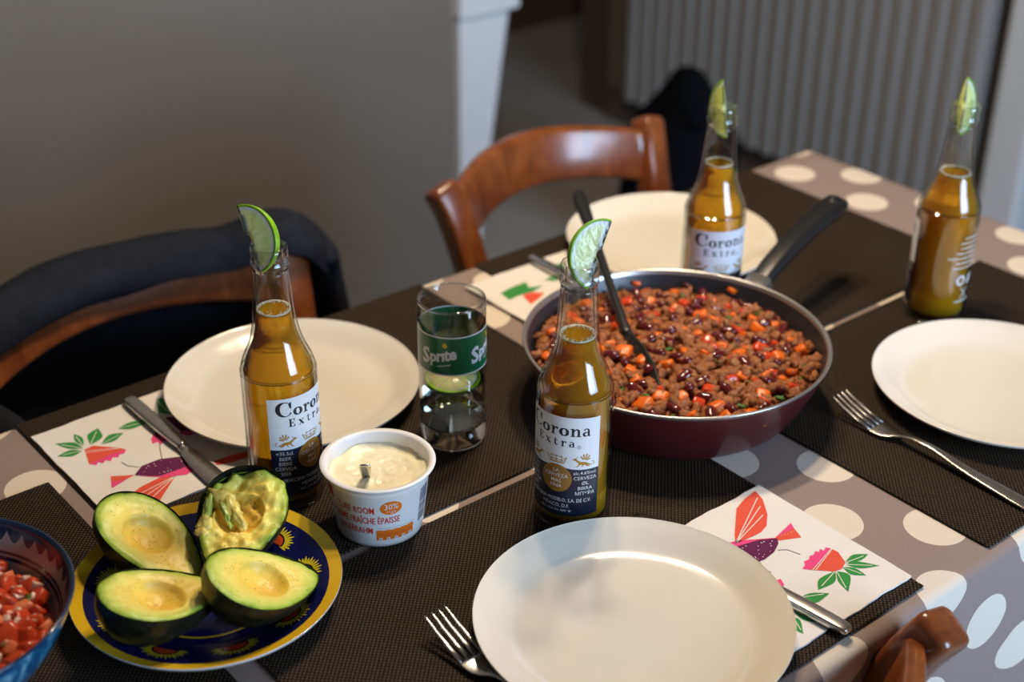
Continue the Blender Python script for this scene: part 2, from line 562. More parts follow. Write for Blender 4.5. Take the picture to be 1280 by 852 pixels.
bm = bmesh.new(); lathe(bm, [(0, -.025), (.014, -.025), (.017, -.01), (.017, .02), (.012, .028), (0, .028)], 16)
link('valve', fix(bm), M['radiator'], rad, True, (-0.012, -0.578, 0.165))

# black bag and dark shoes on the floor by the radiator
bag = tag(empty('bag', (1.46, 1.17, 0)), 'black bag standing on the floor below the radiator corner', 'bag')
bm = bmesh.new()
lathe(bm, smooth_prof([(0, 0), (.12, .0), (.145, .03), (.15, .15), (.13, .30), (.085, .38), (.05, .43), (.03, .455), (0, .462)], 3), 28)
for v in bm.verts:
    v.co.x *= 0.8
    v.co += Vector((noise.noise(v.co * 9), noise.noise(v.co * 9 + Vector((5, 0, 0))), 0)) * 0.018 * min(1, v.co.z * 6)
link('bag_body', fix(bm), M['bag'], bag)
bm = bmesh.new()
sweep(bm, [(-.06, -.08, .36), (-.09, -.11, .40), (-.07, -.06, .44), (-.03, -.02, .46), (0, .0, .45)], lambda i, n: rrect(.03, .006, .002, 1))
link('strap', fix(bm), M['bag'], bag)
def shoe():
    bm = bmesh.new()
    secs = [(-.14, .035, .075), (-.12, .04, .095), (-.08, .04, .10), (-.03, .04, .085), (.03, .045, .06), (.09, .046, .05), (.13, .035, .04), (.145, .015, .028)]
    sweep(bm, [(x, 0, h / 2 + .012) for x, w, h in secs], lambda i, n: rrect(secs[i][1] * 2, secs[i][2], min(secs[i][1], secs[i][2] / 2) * .8, 3))
    return fix(bm)
for k, (x, y, rz, lb) in enumerate(((1.70, 0.98, 2.6, 'dark shoe nearer the bag on the floor under the radiator'), (1.74, 0.84, 2.75, 'dark shoe farther from the bag under the radiator'))):
    s = tag(empty('shoe', (x, y, 0), rz), lb, 'shoe', 'dark shoes by the radiator')
    link('upper', shoe(), M['shoe'], s)
    bm = bmesh.new(); box(bm, -.145, .145, -.045, .045, 0, .016, .006, 2)
    link('sole', fix(bm), M['bag'], s)

# ------------------------------------------------------------------ table and cloth
TX0, TX1, TY0, TY1 = -0.80, 0.698, -0.414, 0.236
tb = tag(empty('dining_table', (0, 0, 0)), 'wooden dining table under the dotted cloth', 'table')
link('tabletop', fix(box(bmesh.new(), TX0 + .004, TX1 - .004, TY0 + .004, TY1 - .004, ZT - .030, ZT - .0015, .004, 2)), M['tabletop'], tb, False)
for x in (TX0 + .07, TX1 - .07):
    for y in (TY0 + .07, TY1 - .07):
        link('leg', fix(box(bmesh.new(), x - .032, x + .032, y - .032, y + .032, 0, ZT - .031, .004, 1)), M['tabletop'], tb, False)

def tablecloth():
    bm = bmesh.new()
    uvl = bm.loops.layers.uv.new('UVMap')
    D, r = 0.25, 0.010
    def axis(a, b, n):
        s = [a - D, a - D * .8, a - D * .6, a - D * .42, a - D * .26, a - D * .14, a - .016, a - .010, a - .005, a]
        return s + [lerp(a, b, i / n) for i in range(1, n)] + [b + (a - q) for q in s[::-1]]
    us, vs_ = axis(TX0, TX1, 64), axis(TY0, TY1, 22)
    def pos(u, v):
        cx, cy = min(max(u, TX0), TX1), min(max(v, TY0), TY1)
        ex, ey = u - cx, v - cy
        d = math.hypot(ex, ey)
        if d < 1e-9: return Vector((u, v, ZT + 0.0003 * noise.noise(Vector((u * 6, v * 6, 0)))))
        a = min(d / r, PI / 2)
        out = r * math.sin(a); dn = r * (1 - math.cos(a)) + max(0, d - r * PI / 2)
        wob = 0.010 * max(0, dn - .01) / .2 * (1.2 * math.sin((u + v) * 17) + .6 * math.sin((u - v) * 31 + 1)) + 0.10 * dn * dn
        out += wob
        if v < TY0: out -= min(.046, 0.42 * max(0, dn - .030)) * max(math.exp(-((u - q) / .045) ** 2) for q in (.018, -.338))          # falls back in under the near edge, clear of the chair
        return Vector((cx + ex / d * out, cy + ey / d * out, ZT - dn))
    g = [[(bm.verts.new(pos(u, v)), u, v) for v in vs_] for u in us]
    for i in range(len(us) - 1):
        for j in range(len(vs_) - 1):
            q = (g[i][j], g[i + 1][j], g[i + 1][j + 1], g[i][j + 1])
            f = bm.faces.new([t[0] for t in q])
            for lp, t in zip(f.loops, q): lp[uvl].uv = (t[1], t[2])
    return bm
tag(link('tablecloth', tablecloth(), M['cloth']), 'taupe tablecloth with big cream polka dots', 'tablecloth')

ZM = ZT + 0.0026            # top of a placemat
def placemat(x0, x1, y0, y1, label):
    o = empty('placemat', ((x0 + x1) / 2, (y0 + y1) / 2, ZT))
    tag(o, label, 'placemat', 'dark woven placemats')
    w, h = (x1 - x0) / 2, (y1 - y0) / 2
    bm = bmesh.new(); box(bm, -w + .005, w - .005, -h + .005, h - .005, .0007, .0025, .0004, 1)
    link('woven_sheet', fix(bm), M['mat'], o, False)
    bm = bmesh.new()
    for a in ((-w, w, -h, -h + .0052), (-w, w, h - .0052, h), (-w, -w + .0052, -h + .0052, h - .0052), (w - .0052, w, -h + .0052, h - .0052)):
        box(bm, a[0], a[1], a[2], a[3], .0006, .0026, .0006, 1)
    link('hem', fix(bm), M['mat'], o, False)
    return o
placemat(-0.367, 0.071, -0.409, -0.107, 'dark woven placemat under the front plate and the fork')
placemat(-0.375, 0.072, -0.098, 0.241, 'dark woven placemat under the left plate and the tumbler')
placemat(0.146, 0.586, -0.090, 0.241, 'dark woven placemat under the plate behind the pan')
placemat(0.151, 0.591, -0.412, -0.097, 'dark woven placemat under the right-hand plate')
placemat(-0.700, -0.389, -0.305, 0.139, 'dark woven placemat under the blue bowl at the table end')


# ------------------------------------------------------------------ plates
PLATE = [(0, .004), (.060, .004), (.080, .0044), (.090, .0062), (.098, .0100), (.107, .0150), (.1145, .0186), (.1160, .0196)]
def zplate(r, P=PLATE):
    for (r0, z0), (r1, z1) in zip(P, P[1:]):
        if r <= r1: return lerp(z0, z1, (r - r0) / (r1 - r0))
    return P[-1][1]
def plate_mesh():
    bm = bmesh.new()
    up = smooth_prof(PLATE, 4)
    dn = [(.1163, .0188), (.1150, .0165), (.107, .0118), (.098, .0068), (.088, .0026), (.078, .0008), (.072, 0.0), (.066, .0008), (.03, .0012), (0, .0012)]
    lathe(bm, up + dn, 96)
    return fix(bm)
p0 = None
for x, y, lb in ((-0.141, -0.309, 'cream plate at the near edge in front of the middle bottle'), (-0.155, 0.127, 'cream plate behind the left bottle beside the jacket chair'),
                 (0.354, -0.281, 'cream plate cut by the right frame edge beside a fork'), (0.340, 0.134, 'cream plate behind the frying pan by the wooden chair')):
    if p0 is None: o = p0 = link('dinner_plate', plate_mesh(), M['plate'])
    else:
        o = p0.copy(); COL.objects.link(o)
    o.location = (x, y, ZM + .0001)
    tag(o, lb, 'plate', 'cream dinner plates')


# ------------------------------------------------------------------ 2D print: shapes are (verts, faces, material index, layer)
def text2d(s, size, shear=0.0, offset=0.0, align='CENTER', sx=1.0, spacing=1.0, res=2):
    c = bpy.data.curves.new('lettering', 'FONT')
    c.body = s; c.size = size; c.shear = shear; c.offset = offset; c.align_x = align; c.space_character = spacing; c.resolution_u = res
    c.align_y = 'BOTTOM_BASELINE'
    o = bpy.data.objects.new('lettering', c)
    COL.objects.link(o)
    bpy.context.view_layer.update()
    me = o.to_mesh()
    vs = [(v.co.x * sx, v.co.y) for v in me.vertices]
    fs = [tuple(p.vertices) for p in me.polygons]
    o.to_mesh_clear()
    bpy.data.objects.remove(o); bpy.data.curves.remove(c)
    return vs, fs


def at(shape, dx=0, dy=0, rot=0.0, sc=1.0):
    vs, fs = shape
    ca, sa = math.cos(rot) * sc, math.sin(rot) * sc
    return [(x * ca - y * sa + dx, x * sa + y * ca + dy) for x, y in vs], fs


def poly(pts): return list(pts), [tuple(range(len(pts)))]


def merge(*shapes):
    vs, fs = [], []
    for v, f in shapes:
        o = len(vs); vs += v; fs += [tuple(i + o for i in q) for q in f]
    return vs, fs


def ribbon(pts, ws):
    if not isinstance(ws, (list, tuple)): ws = [ws] * len(pts)
    n = len(pts); L, Rr = [], []
    for i in range(n):
        ax, ay = pts[max(i - 1, 0)]; bx, by = pts[min(i + 1, n - 1)]
        dx, dy = bx - ax, by - ay
        l = math.hypot(dx, dy) or 1
        nx, ny = -dy / l, dx / l
        w = ws[i] / 2
        L.append((pts[i][0] + nx * w, pts[i][1] + ny * w)); Rr.append((pts[i][0] - nx * w, pts[i][1] - ny * w))
    return L + Rr, [(i, i + 1, n + i + 1, n + i) for i in range(n - 1)]


def arc(cx, cy, rx, ry, a0, a1, n=14): return [(cx + rx * math.cos(R_(lerp(a0, a1, i / n))), cy + ry * math.sin(R_(lerp(a0, a1, i / n)))) for i in range(n + 1)]


def disc(cx, cy, rx, ry=None, n=28): return poly(arc(cx, cy, rx, ry or rx, 0, 360 - 360 / n, n - 1))


def rect(x0, x1, y0, y1): return poly([(x0, y0), (x1, y0), (x1, y1), (x0, y1)])


# hand-cut serif letters, unit = x-height 1
def g_C(h=1.9):
    r = h / 2
    p = arc(r * .92, r, r * .86, r * .92, 42, 322, 26)
    w = [0.10 + 0.42 * max(0, math.cos(R_(lerp(42, 322, i / 26) - 180))) ** 1.3 for i in range(27)]
    return merge(ribbon(p, w), poly([(r * 1.47, r * 1.10), (r * 1.66, r * 1.04), (r * 1.66, r * 1.92), (r * 1.54, r * 1.92), (r * 1.32, r * 1.62)]), disc(r * 1.52, r * .42, .11)), r * 1.78
def g_o():
    p = arc(.52, .5, .38, .43, 0, 360, 28)
    w = [0.12 + 0.24 * abs(math.cos(R_(360 * i / 28))) ** 1.4 for i in range(29)]
    return merge(ribbon(p, w)), 1.06
def stem(x, w=.26, h=1.0, s0=True, s1=True):
    q = [rect(x, x + w, 0, h)]
    if s0: q.append(rect(x - .14, x + w + .14, 0, .10))
    if s1: q.append(poly([(x - .16, h - .02), (x + w * .5, h + .04), (x + w, h), (x + w, h - .14), (x - .16, h - .12)]))
    return merge(*q)
def g_r(): return merge(stem(.2), ribbon([(.44, .55), (.52, .82), (.66, .93), (.80, .92)], [.10, .12, .16, .20]), disc(.82, .84, .13)), .98
def g_n(): return merge(stem(.2), ribbon([(.44, .62), (.56, .86), (.74, .94), (.92, .82), (.95, .55)], [.08, .12, .17, .24, .26]), stem(.82, .26, .70, True, False)), 1.26
def g_a():
    p = arc(.40, .28, .26, .24, 20, 380, 18)
    w = [0.10 + 0.17 * max(0, -math.cos(R_(lerp(20, 380, i / 18)))) for i in range(19)]
    return merge(ribbon(p, w), ribbon([(.18, .76), (.30, .92), (.50, .94), (.66, .82), (.68, .5), (.68, .12), (.76, .05), (.90, .06)], [.20, .14, .13, .2, .26, .24, .16, .08])), .98
def g_E(h=1.45):
    return merge(rect(.14, .44, 0, h), rect(0, 1.0, 0, .10), rect(0, 1.0, h - .10, h), rect(.4, .72, h * .5 - .05, h * .5 + .05), rect(.66, .76, h * .5 - .2, h * .5 + .2),
                 poly([(1.0, h), (1.0, h - .46), (.9, h - .46), (.80, h - .08)]), poly([(1.0, 0), (1.04, .5), (.94, .5), (.80, .08)])), 1.22
def g_x():
    return merge(ribbon([(.2, .96), (.86, .04)], .30), ribbon([(.84, .96), (.22, .04)], .11), rect(0, .42, .91, 1.0), rect(.66, 1.04, .91, 1.0), rect(0, .40, 0, .09), rect(.64, 1.08, 0, .09)), 1.2
def g_t(): return merge(ribbon([(.32, 1.34), (.32, .3), (.42, .08), (.62, .08), (.74, .22)], [.12, .26, .24, .14, .06]), rect(.04, .70, .88, 1.0)), .86


def word(glyphs, xh, gap=0.1):
    x, out = 0.0, []
    for (sh, adv) in glyphs:
        out.append(at(sh, x, 0)); x += adv + gap
    m = merge(*out)
    w = x - gap
    return [((a - w / 2) * xh, b * xh) for a, b in m[0]], m[1]


def printed(name, shapes, fn, mats, parent, step=None):
    """shapes: (shape, material index, layer). fn(x, y, layer) -> 3D. step: cut spacing so the print bends with the surface"""
    bm = bmesh.new()
    lay = bm.verts.layers.float.new('layer')
    for (vs, fs), mi, ly in shapes:
        bv = [bm.verts.new((x, y, 0)) for x, y in vs]
        for v in bv: v[lay] = ly
        for f in fs:
            try: bm.faces.new([bv[i] for i in f]).material_index = mi
            except ValueError: pass
    bmesh.ops.triangulate(bm, faces=bm.faces[:])
    if step:
        xs = [v.co.x for v in bm.verts]
        x = math.ceil(min(xs) / step) * step
        while x < max(xs):
            bmesh.ops.bisect_plane(bm, geom=bm.verts[:] + bm.edges[:] + bm.faces[:], dist=1e-7, plane_co=(x, 0, 0), plane_no=(1, 0, 0))
            x += step
    for v in bm.verts:
        v.co = Vector(fn(v.co.x, v.co.y, v[lay]))
    return link(name, bm, mats, parent, False)


def crown():
    q = [rect(-5.2, 5.2, 0, .7), rect(-4.4, 4.4, 1.0, 1.5), ribbon(arc(0, 1.6, 5.0, 1.2, 180, 0, 12), .35), ribbon(arc(0, 1.8, 6.0, 3.0, 165, 15, 14), .5),
         ribbon([(0, 3.6), (0, 5.4)], .5), ribbon([(-.7, 4.7), (.7, 4.7)], .45), disc(-6.2, 4.3, .55), disc(6.2, 4.3, .55), disc(-3.4, 5.0, .5), disc(3.4, 5.0, .5)]
    for x in (-3.4, 0, 3.4): q.append(poly([(x - .9, 2.4), (x, 3.3), (x + .9, 2.4), (x, 1.6)]))
    for s in (-1, 1): q.append(ribbon([(s * 5.2, 1.2), (s * 6.1, 3.9)], .45))
    return merge(*q)


def griffin():
    q = [ribbon([(-5, .6), (-3.4, 1.0), (-1, 1.9), (1.6, 2.2), (3.4, 3.6), (4.4, 4.6)], [.5, .8, 2.0, 1.9, 1.2, .9]), disc(4.6, 4.7, .85), poly([(5.2, 5.1), (6.6, 4.7), (5.2, 4.2)]),
         ribbon([(-1.4, 1.2), (-2.6, .1), (-3.8, .0)], [1.0, .7, .5]), ribbon([(2.2, 1.6), (3.0, .2), (4.2, .0)], [1.0, .6, .5]), ribbon([(.3, 1.4), (.4, .2), (1.4, 0)], [.9, .6, .4]),
         ribbon(arc(-5.4, 1.6, 1.0, 1.0, 260, 60, 8), .45)]
    for a, l in ((150, 4.0), (128, 5.0), (106, 5.4), (84, 5.2), (62, 4.4)):
        q.append(ribbon([(-.6 + 1.3 * math.cos(R_(a)), 3.3 + 1.2 * math.sin(R_(a))), (-.6 + l * math.cos(R_(a)), 3.0 + l * .95 * math.sin(R_(a)))], [.55, .95]))
    q.append(ribbon([(3.8, 5.4), (3.2, 6.6)], [.5, .2]))
    return merge(*q)


def beer_label():
    W = 35.0
    def wave(x): return 59.5 + 2.2 * math.exp(-(x / 11.0) ** 2)
    S = []
    bot = [(x, 15.0 + 1.2 * (abs(x) / W) ** 2) for x in [W - i * 2 * W / 28 for i in range(29)]]
    mid = [(x, wave(x)) for x in [-W + i * 2 * W / 28 for i in range(29)]]
    S.append((poly([(-W + .6, 16.2)] + mid + bot), 1, 0))
    top = [(x, 106.0 + 1.0 * (1 - (x / W) ** 2)) for x in [W - i * 2 * W / 28 for i in range(29)]]
    S.append((poly(mid + top), 0, 0))
    S.append((at(word([g_C(), g_o(), g_r(), g_o(), g_n(), g_a()], 7.2, .10), 0, 90.2), 2, 1))
    S.append((at(word([g_E(), g_x(), g_t(), g_r(), g_a()], 5.0, .36), -2, 80.6), 2, 1))
    S.append((ribbon(arc(17.8, 80.5, 1.5, 1.5, 0, 360, 16), .28), 2, 1))
    S.append((at(text2d('R', 2.2), 17.8, 79.8), 2, 1))
    S.append((at(crown(), 0, 64.6, 0, 1.28), 3, 1))
    gr = griffin()
    S.append((at(gr, -21.5, 62.6, 0, 1.42), 3, 1))
    S.append((at(([(-x, y) for x, y in gr[0]], gr[1]), 21.5, 62.6, 0, 1.42), 3, 1))
    S.append((disc(0, 50.2, 13.0, 13.0, 40), 4, 1))
    S.append((ribbon(arc(0, 50.2, 11.9, 11.9, 0, 360, 40), .35), 3, 2))
    for k, (s, y) in enumerate((('LA', 56.2), ('CERVEZA', 51.4), ('MAS', 46.6), ('FINA', 41.8))):
        S.append((at(text2d(s, 4.7, offset=.008), 0, y), 5, 3))
    for s, y in (('\u212E35.5cl.', 54.6), ('BEER', 49.6), ('BIERE', 44.8), ('CERVEJA', 40.0), ('BIER', 35.2)):
        S.append((at(text2d(s, 4.5, offset=.006), -23.6, y), 5, 2))
    for s, y in (('alc.4.6%vol.', 55.0), ('CERVEZA', 50.0), ('\u00D8L', 45.2), ('BIRRA', 40.4), ('\u039C\u03A0\u03A5\u03A1\u0391', 35.6)):
        S.append((at(text2d(s, 4.2 if s[0] == 'a' else 4.5, offset=.006), 23.6, y), 5, 2))
    S.append((at(text2d('CERVECERIA MODELO, S.A. DE C.V.', 4.6, sx=.80, offset=.006), 0, 28.8), 5, 2))
    S.append((at(text2d('MEXICO, D.F.', 4.6, sx=.86, offset=.006), 0, 23.4), 5, 2))
    S.append((at(text2d('REG. S.S.A. No. 7377 "B"', 2.9, sx=.9), 0, 19.2), 5, 2))
    return [((([(x * .001, y * .001) for x, y in v]), f), mi, ly) for (v, f), mi, ly in S]


def back_print():
    S = []
    def nn(s, size, y, x=0): S.append((at(text2d(s, size), x, y), 5, 1))
    for k in range(7):
        w = (9, 13, 12, 16, 24, 15, 17)[k]
        y = 95 - k * 5.4
        x = -w / 1.0
        while x < w:
            l = rnd.uniform(1.5, 4.5)
            S.append((rect(x, min(x + l, w), y, y + 1.3), 5, 1)); x += l + .9
    S.append((ribbon(arc(-6, 49, 4.2, 4.6, 0, 360, 20), 2.2), 5, 1))
    S.append((poly([(2, 44), (6, 44), (11, 54), (7, 54)]), 5, 1)); S.append((ribbon([(4, 53), (9, 46)], 1.2), 5, 1))
    S.append((ribbon([(-4, 40), (6, 28)], .9), 5, 1)); S.append((ribbon([(6, 40), (-4, 28)], .9), 5, 1)); S.append((rect(-10, 14, 24.5, 25.8), 5, 1))
    return [((([(x * .001, y * .001) for x, y in v]), f), mi, ly) for (v, f), mi, ly in S]


# ------------------------------------------------------------------ beer bottles
RB, HB = 0.0305, 0.2251
B_OUT = [(.0255, 0.0), (.0285, .0016), (.0302, .005), (.0305, .010), (.0305, .110), (.0301, .118), (.0285, .126), (.0255, .1335), (.0222, .141), (.0197, .149), (.0179, .158),
         (.0165, .170), (.0156, .182), (.0147, .195), (.0139, .206)]
B_LIP = [(.0138, .2085), (.0148, .2093), (.0152, .2112), (.0149, .2132), (.0139, .2142), (.0138, .2150), (.0145, .2160), (.0147, .2190), (.0145, .2228), (.0138, .2247), (.0127, HB)]
def bottle_meshes():
    out = smooth_prof(B_OUT, 4)
    prof = [(0, .0042), (.014, .0035), (.021, .0012)] + out
    inner = [(.0108, .2055)] + [(r - .0028, z) for r, z in reversed(out) if .012 < z < .204] + [(.0255, .0075), (.018, .0072), (0, .0085)]
    bm = bmesh.new(); lathe(bm, prof + inner, 72)
    return fix(bm)
def lip_mesh():
    bm = bmesh.new()
    lathe(bm, [(.0139, .2064)] + B_LIP + [(.0116, .2243), (.0108, .2225), (.0106, .214), (.0108, .2064)], 72, closed=True)
    return fix(bm)
def inner_r(z):
    out = smooth_prof(B_OUT, 4)
    for (r0, z0), (r1, z1) in zip(out, out[1:]):
        if z <= z1: return lerp(r0, r1, (z - z0) / (z1 - z0 + 1e-9)) - .0028
    return .0108
def beer_mesh(level):
    bm = bmesh.new()
    e = -.0002
    zs = [.0082, .0095, .012] + [.012 + (level - .012) * i / 40 for i in range(1, 41)]
    prof = [(0, .0090), (.018, .0078)] + [(min(inner_r(max(z, .012)), .0278 if z > .008 else .0262) + e, z) for z in zs] + [(inner_r(level) - .0012, level - .0006), (0, level - .0007)]
    lathe(bm, prof, 64)
    return fix(bm)


bottle_me = bottle_meshes()
LABEL, BACK = beer_label(), back_print()
LABMATS = [M[k] for k in ('white', 'navy', 'ink', 'gold', 'bronze', 'lead')]
def bottle(x, y, level, az, label):
    root = tag(empty('beer_bottle', (x, y, ZM + .0001)), label, 'bottle', 'open beer bottles with lime')
    link('glass_body', bottle_me.copy(), M['bottle'], root)
    link('lip', lip_mesh(), M['lip'], root)
    link('beer', beer_mesh(level), M['beer'], root)
    a0 = R_(az)
    def wrap(s, z, ly):
        r = RB + .00012 + .00007 * ly
        a = a0 + s / RB
        return (r * math.cos(a), r * math.sin(a), z)
    pl = printed('front_label', [q for q in LABEL if q[2] == 0], wrap, LABMATS, root, .0012)
    printed('lettering', [q for q in LABEL if q[2] > 0], wrap, LABMATS, pl, .0012)
    a0b = a0 + PI
    def wrapb(s, z, ly):
        a = a0b + s / RB
        return ((RB + .0001) * math.cos(a), (RB + .0001) * math.sin(a), z)
    printed('back_print', BACK, wrapb, LABMATS, root, .002)
    bm = bmesh.new()                                    # ring of bubbles at the surface
    ri = inner_r(level)
    fr = random.Random(int(level * 1e5))
    lathe(bm, [(ri - .0001, level - .0004), (ri - .0001, level + .0009), (ri - .0006, level + .0007), (ri - .0014, level + .0001), (ri - .0016, level - .0004)], 48, closed=True)
    for k in range(150):
        a = fr.uniform(0, 2 * PI); rr = ri - abs(fr.gauss(0, .0016)) - .0004
        s = fr.uniform(.0003, .0007)
        bmesh.ops.create_icosphere(bm, subdivisions=1, radius=s, matrix=Matrix.Translation((rr * math.cos(a), rr * math.sin(a), level + s * .4 + fr.uniform(0, .0008))))
    f = link('foam_ring', bm, M['foam'], root)
    f['kind'] = 'stuff'
    return root
bottle(-0.2395, 0.0022, .171, -75.3, 'beer bottle with lime in front of the left plate, label turned right')
bottle(-0.0737, -0.1664, .164, -157.7, 'beer bottle with lime standing before the frying pan and behind the front plate')
bottle(0.4482, -0.1394, .155, 90.1, 'beer bottle showing its small white back print, behind the right plate')
bottle(0.2600, 0.0010, .167, -118.3, 'beer bottle behind the frying pan in front of the far plate')
bottle_me.free()


# ------------------------------------------------------------------ lime wedges
def lime_wedge(loc, spine, bulge, label, half=22, R=.024):
    s = Vector(spine).normalized(); b = Vector(bulge); b = (b - s * b.dot(s)).normalized(); n = s.cross(b)
    root = tag(empty('lime_wedge', loc), label, 'lime wedge', 'lime wedges in the bottle necks')
    root.matrix_world = Matrix(((s.x, b.x, n.x, loc[0]), (s.y, b.y, n.y, loc[1]), (s.z, b.z, n.z, loc[2]), (0, 0, 0, 1)))
    def P(phi, a, k): return Vector((R * 1.14 * math.cos(phi) * (k * .97 + .03 if k < 1 else 1), k * R * math.sin(phi) * math.cos(a), k * R * math.sin(phi) * math.sin(a)))
    N, K = 32, 8
    bm = bmesh.new()
    wr = random.Random(int(abs(loc[0]) * 9999))
    for sg in (-1, 1):
        a = R_(half) * sg
        rows = []
        for k in range(K + 1):
            row = []
            for i in range(N + 1):
                p = P(PI * i / N, a, k / K * .985)
                if 0 < k < K - 1: p.z += sg * .0007 * noise.noise(p * 260)
                if k == 0: p.y += .0020 * noise.noise(Vector((i * .9, sg * 0.0, loc[0] * 7))) + .0038 * math.sin(PI * i / N); p.x = R * 1.10 * math.cos(PI * i / N)
                row.append(bm.verts.new(p))
            rows.append(row)
        for k in range(K):
            for i in range(N):
                q = (rows[k][i], rows[k][i + 1], rows[k + 1][i + 1], rows[k + 1][i])
                bm.faces.new(q if sg > 0 else q[::-1])
    bmesh.ops.remove_doubles(bm, verts=bm.verts[:], dist=1e-5)
    link('flesh', fix(bm), M['lime'], root)
    bm = bmesh.new()
    A = 8
    g0 = [[bm.verts.new(P(PI * i / N, R_(lerp(-half - 1, half + 1, j / A)), 1.0)) for j in range(A + 1)] for i in range(N + 1)]
    g1 = [[bm.verts.new(P(PI * i / N, R_(lerp(-half - 1, half + 1, j / A)), .93)) for j in range(A + 1)] for i in range(N + 1)]
    for i in range(N):
        for j in range(A):
            bm.faces.new((g0[i][j], g0[i + 1][j], g0[i + 1][j + 1], g0[i][j + 1]))
            bm.faces.new((g1[i][j + 1], g1[i + 1][j + 1], g1[i + 1][j], g1[i][j]))
        bm.faces.new((g0[i][0], g1[i][0], g1[i + 1][0], g0[i + 1][0])); bm.faces.new((g0[i][A], g0[i + 1][A], g1[i + 1][A], g1[i][A]))
    bmesh.ops.remove_doubles(bm, verts=bm.verts[:], dist=1e-5)
    link('rind', fix(bm), M['lime_rind'], root)
    return root
def screen(v): return RT * v[0] + UP * v[1] - FW * (v[2] if len(v) > 2 else 0)
def top_of(x, y): return Vector((x, y, ZM + HB))
lime_wedge(top_of(-0.2395, .0022) + screen((-.0158, .0042)), screen((.32, -.95, .0)), screen((.95, .32, .0)), 'lime wedge in the left bottle, its green rind curving right', 20)
lime_wedge(top_of(-0.0737, -.1664) + screen((.0150, .0055)), screen((-.32, -.95, 0)), screen((-.95, .32, 0)), 'lime wedge in the middle bottle before the pan, rind curving left', 20)
lime_wedge(top_of(.4482, -.1394) + screen((-.0035, -.0025)), screen((-.12, -.98, -.1)), screen((.42, .1, -.9)), 'lime wedge in the bottle behind the right plate', 20)
lime_wedge(top_of(.2600, .0010) + screen((.0010, -.0035)), screen((.08, -.98, -.1)), screen((-.15, -.1, -.98)), 'lime wedge in the bottle behind the frying pan, thin edge forward', 20)

# ------------------------------------------------------------------ tumbler with water and lime slice
GX, GY, GR, GH = -0.0805, -0.0166, .0292, .1367
gl = tag(empty('tumbler', (GX, GY, ZM + .0001)), 'straight drinking glass with a green printed band and water', 'glass')
bm = bmesh.new()
lathe(bm, [(.0289, .0202), (GR, .10), (GR, GH - .0008), (GR - .0006, GH), (GR - .0014, GH), (GR - .0020, GH - .001), (GR - .0022, .1), (.0268, .0202)], 72, closed=True)
link('glass_body', fix(bm), M['glass'], gl)
bm = bmesh.new(); lathe(bm, [(GR + .0001, GH - .0012), (GR - .0002, GH + .0002), (GR - .0011, GH + .0006), (GR - .0020, GH + .0002), (GR - .0023, GH - .0012)], 72, closed=True)
link('rim', fix(bm), M['lip'], gl)
bm = bmesh.new()
lathe(bm, [(0, .0015), (.022, .0010), (.0255, 0), (.0278, .0010), (.0287, .004), (.0289, .0198), (.0266, .0198), (.0256, .0178), (.020, .0166), (0, .0164)], 72)
link('glass_base', fix(bm), M['glass_solid'], gl)
bm = bmesh.new()
lathe(bm, [(0, .0170), (.020, .0172), (.0252, .0184), (.0265, .0204), (.0267, .024), (.02695, .0585), (.0262, .0578), (0, .0576)], 64)
link('water', fix(bm), M['water'], gl)
def gwrap(s, z, ly):
    r = GR + .00012 + .00008 * ly
    a = R_(-118) + s / GR
    return (r * math.cos(a), r * math.sin(a), z)
circ_l = 2 * PI * GR
S = [(rect(-circ_l / 2, circ_l / 2, .0785, .1130), 0, 0), (rect(-circ_l / 2, circ_l / 2, .1130, .1142), 1, 0), (rect(-circ_l / 2, circ_l / 2, .0773, .0785), 1, 0)]
def soda_word():
    S_ = text2d('S', 19, .22, .75, 'LEFT', .92)
    rest = text2d('pr\u0131te', 14.5, .22, .55, 'LEFT', .90, .93)
    x1 = max(v[0] for v in S_[0])
    m = merge(S_, at(rest, x1 - 1.6, 1.2))
    return m, x1
band = printed('printed_band', S, gwrap, [M['green'], M['white']], gl, .002)
sw, sx1 = soda_word()
S2 = []
wd = max(v[0] for v in sw[0])
for k in range(4):
    c = (-1.5 + k) * circ_l * 1000 / 4 + 6.6
    v, f = at(sw, c - wd / 2 * 1.04, 86.0, R_(12), 1.04)
    S2.append((([(a * .001, b * .001) for a, b in v], f), 1, 1))
    d = at(disc(sx1 + 15.0, 14.6, 1.9, 2.3), c - wd / 2 * 1.04, 86.0, R_(12), 1.04)
    S2.append((([(a * .001, b * .001) for a, b in d[0]], d[1]), 2, 2))
    e = at(rect(14, 26, -3.6, -2.9), c - wd / 2 * 1.04, 86.0, R_(12), 1.04)
    S2.append((([(a * .001, b * .001) for a, b in e[0]], e[1]), 1, 1))
printed('lettering', S2, gwrap, [M['green'], M['white'], M['yellow']], band, .002)
sl = tag(empty('lime_slice', (GX, GY, ZM + .0585)), 'round lime slice floating in the drinking glass', 'lime slice')
sl.rotation_euler = (R_(5), R_(-4), 0)
bm = bmesh.new(); lathe(bm, [(0, .0026), (.0215, .0026), (.0215, -.0026), (0, -.0026)], 48)
link('flesh', fix(bm), M['lime'], sl)
bm = bmesh.new(); lathe(bm, [(.0216, -.0027), (.0238, -.0022), (.0242, 0), (.0238, .0022), (.0216, .0027)], 48, closed=True)
link('rind', fix(bm), M['lime_rind'], sl)
for k in range(8):
    bm = bmesh.new(); a = k * PI / 4 + .2
    v, f = ribbon([(.002 * math.cos(a), .002 * math.sin(a)), (.0205 * math.cos(a), .0205 * math.sin(a))], .0009)
    bv = [bm.verts.new((x, y, .0028)) for x, y in v]
    for q in f: bm.faces.new([bv[i] for i in q])
    link('membrane', bm, M['onion'], sl)

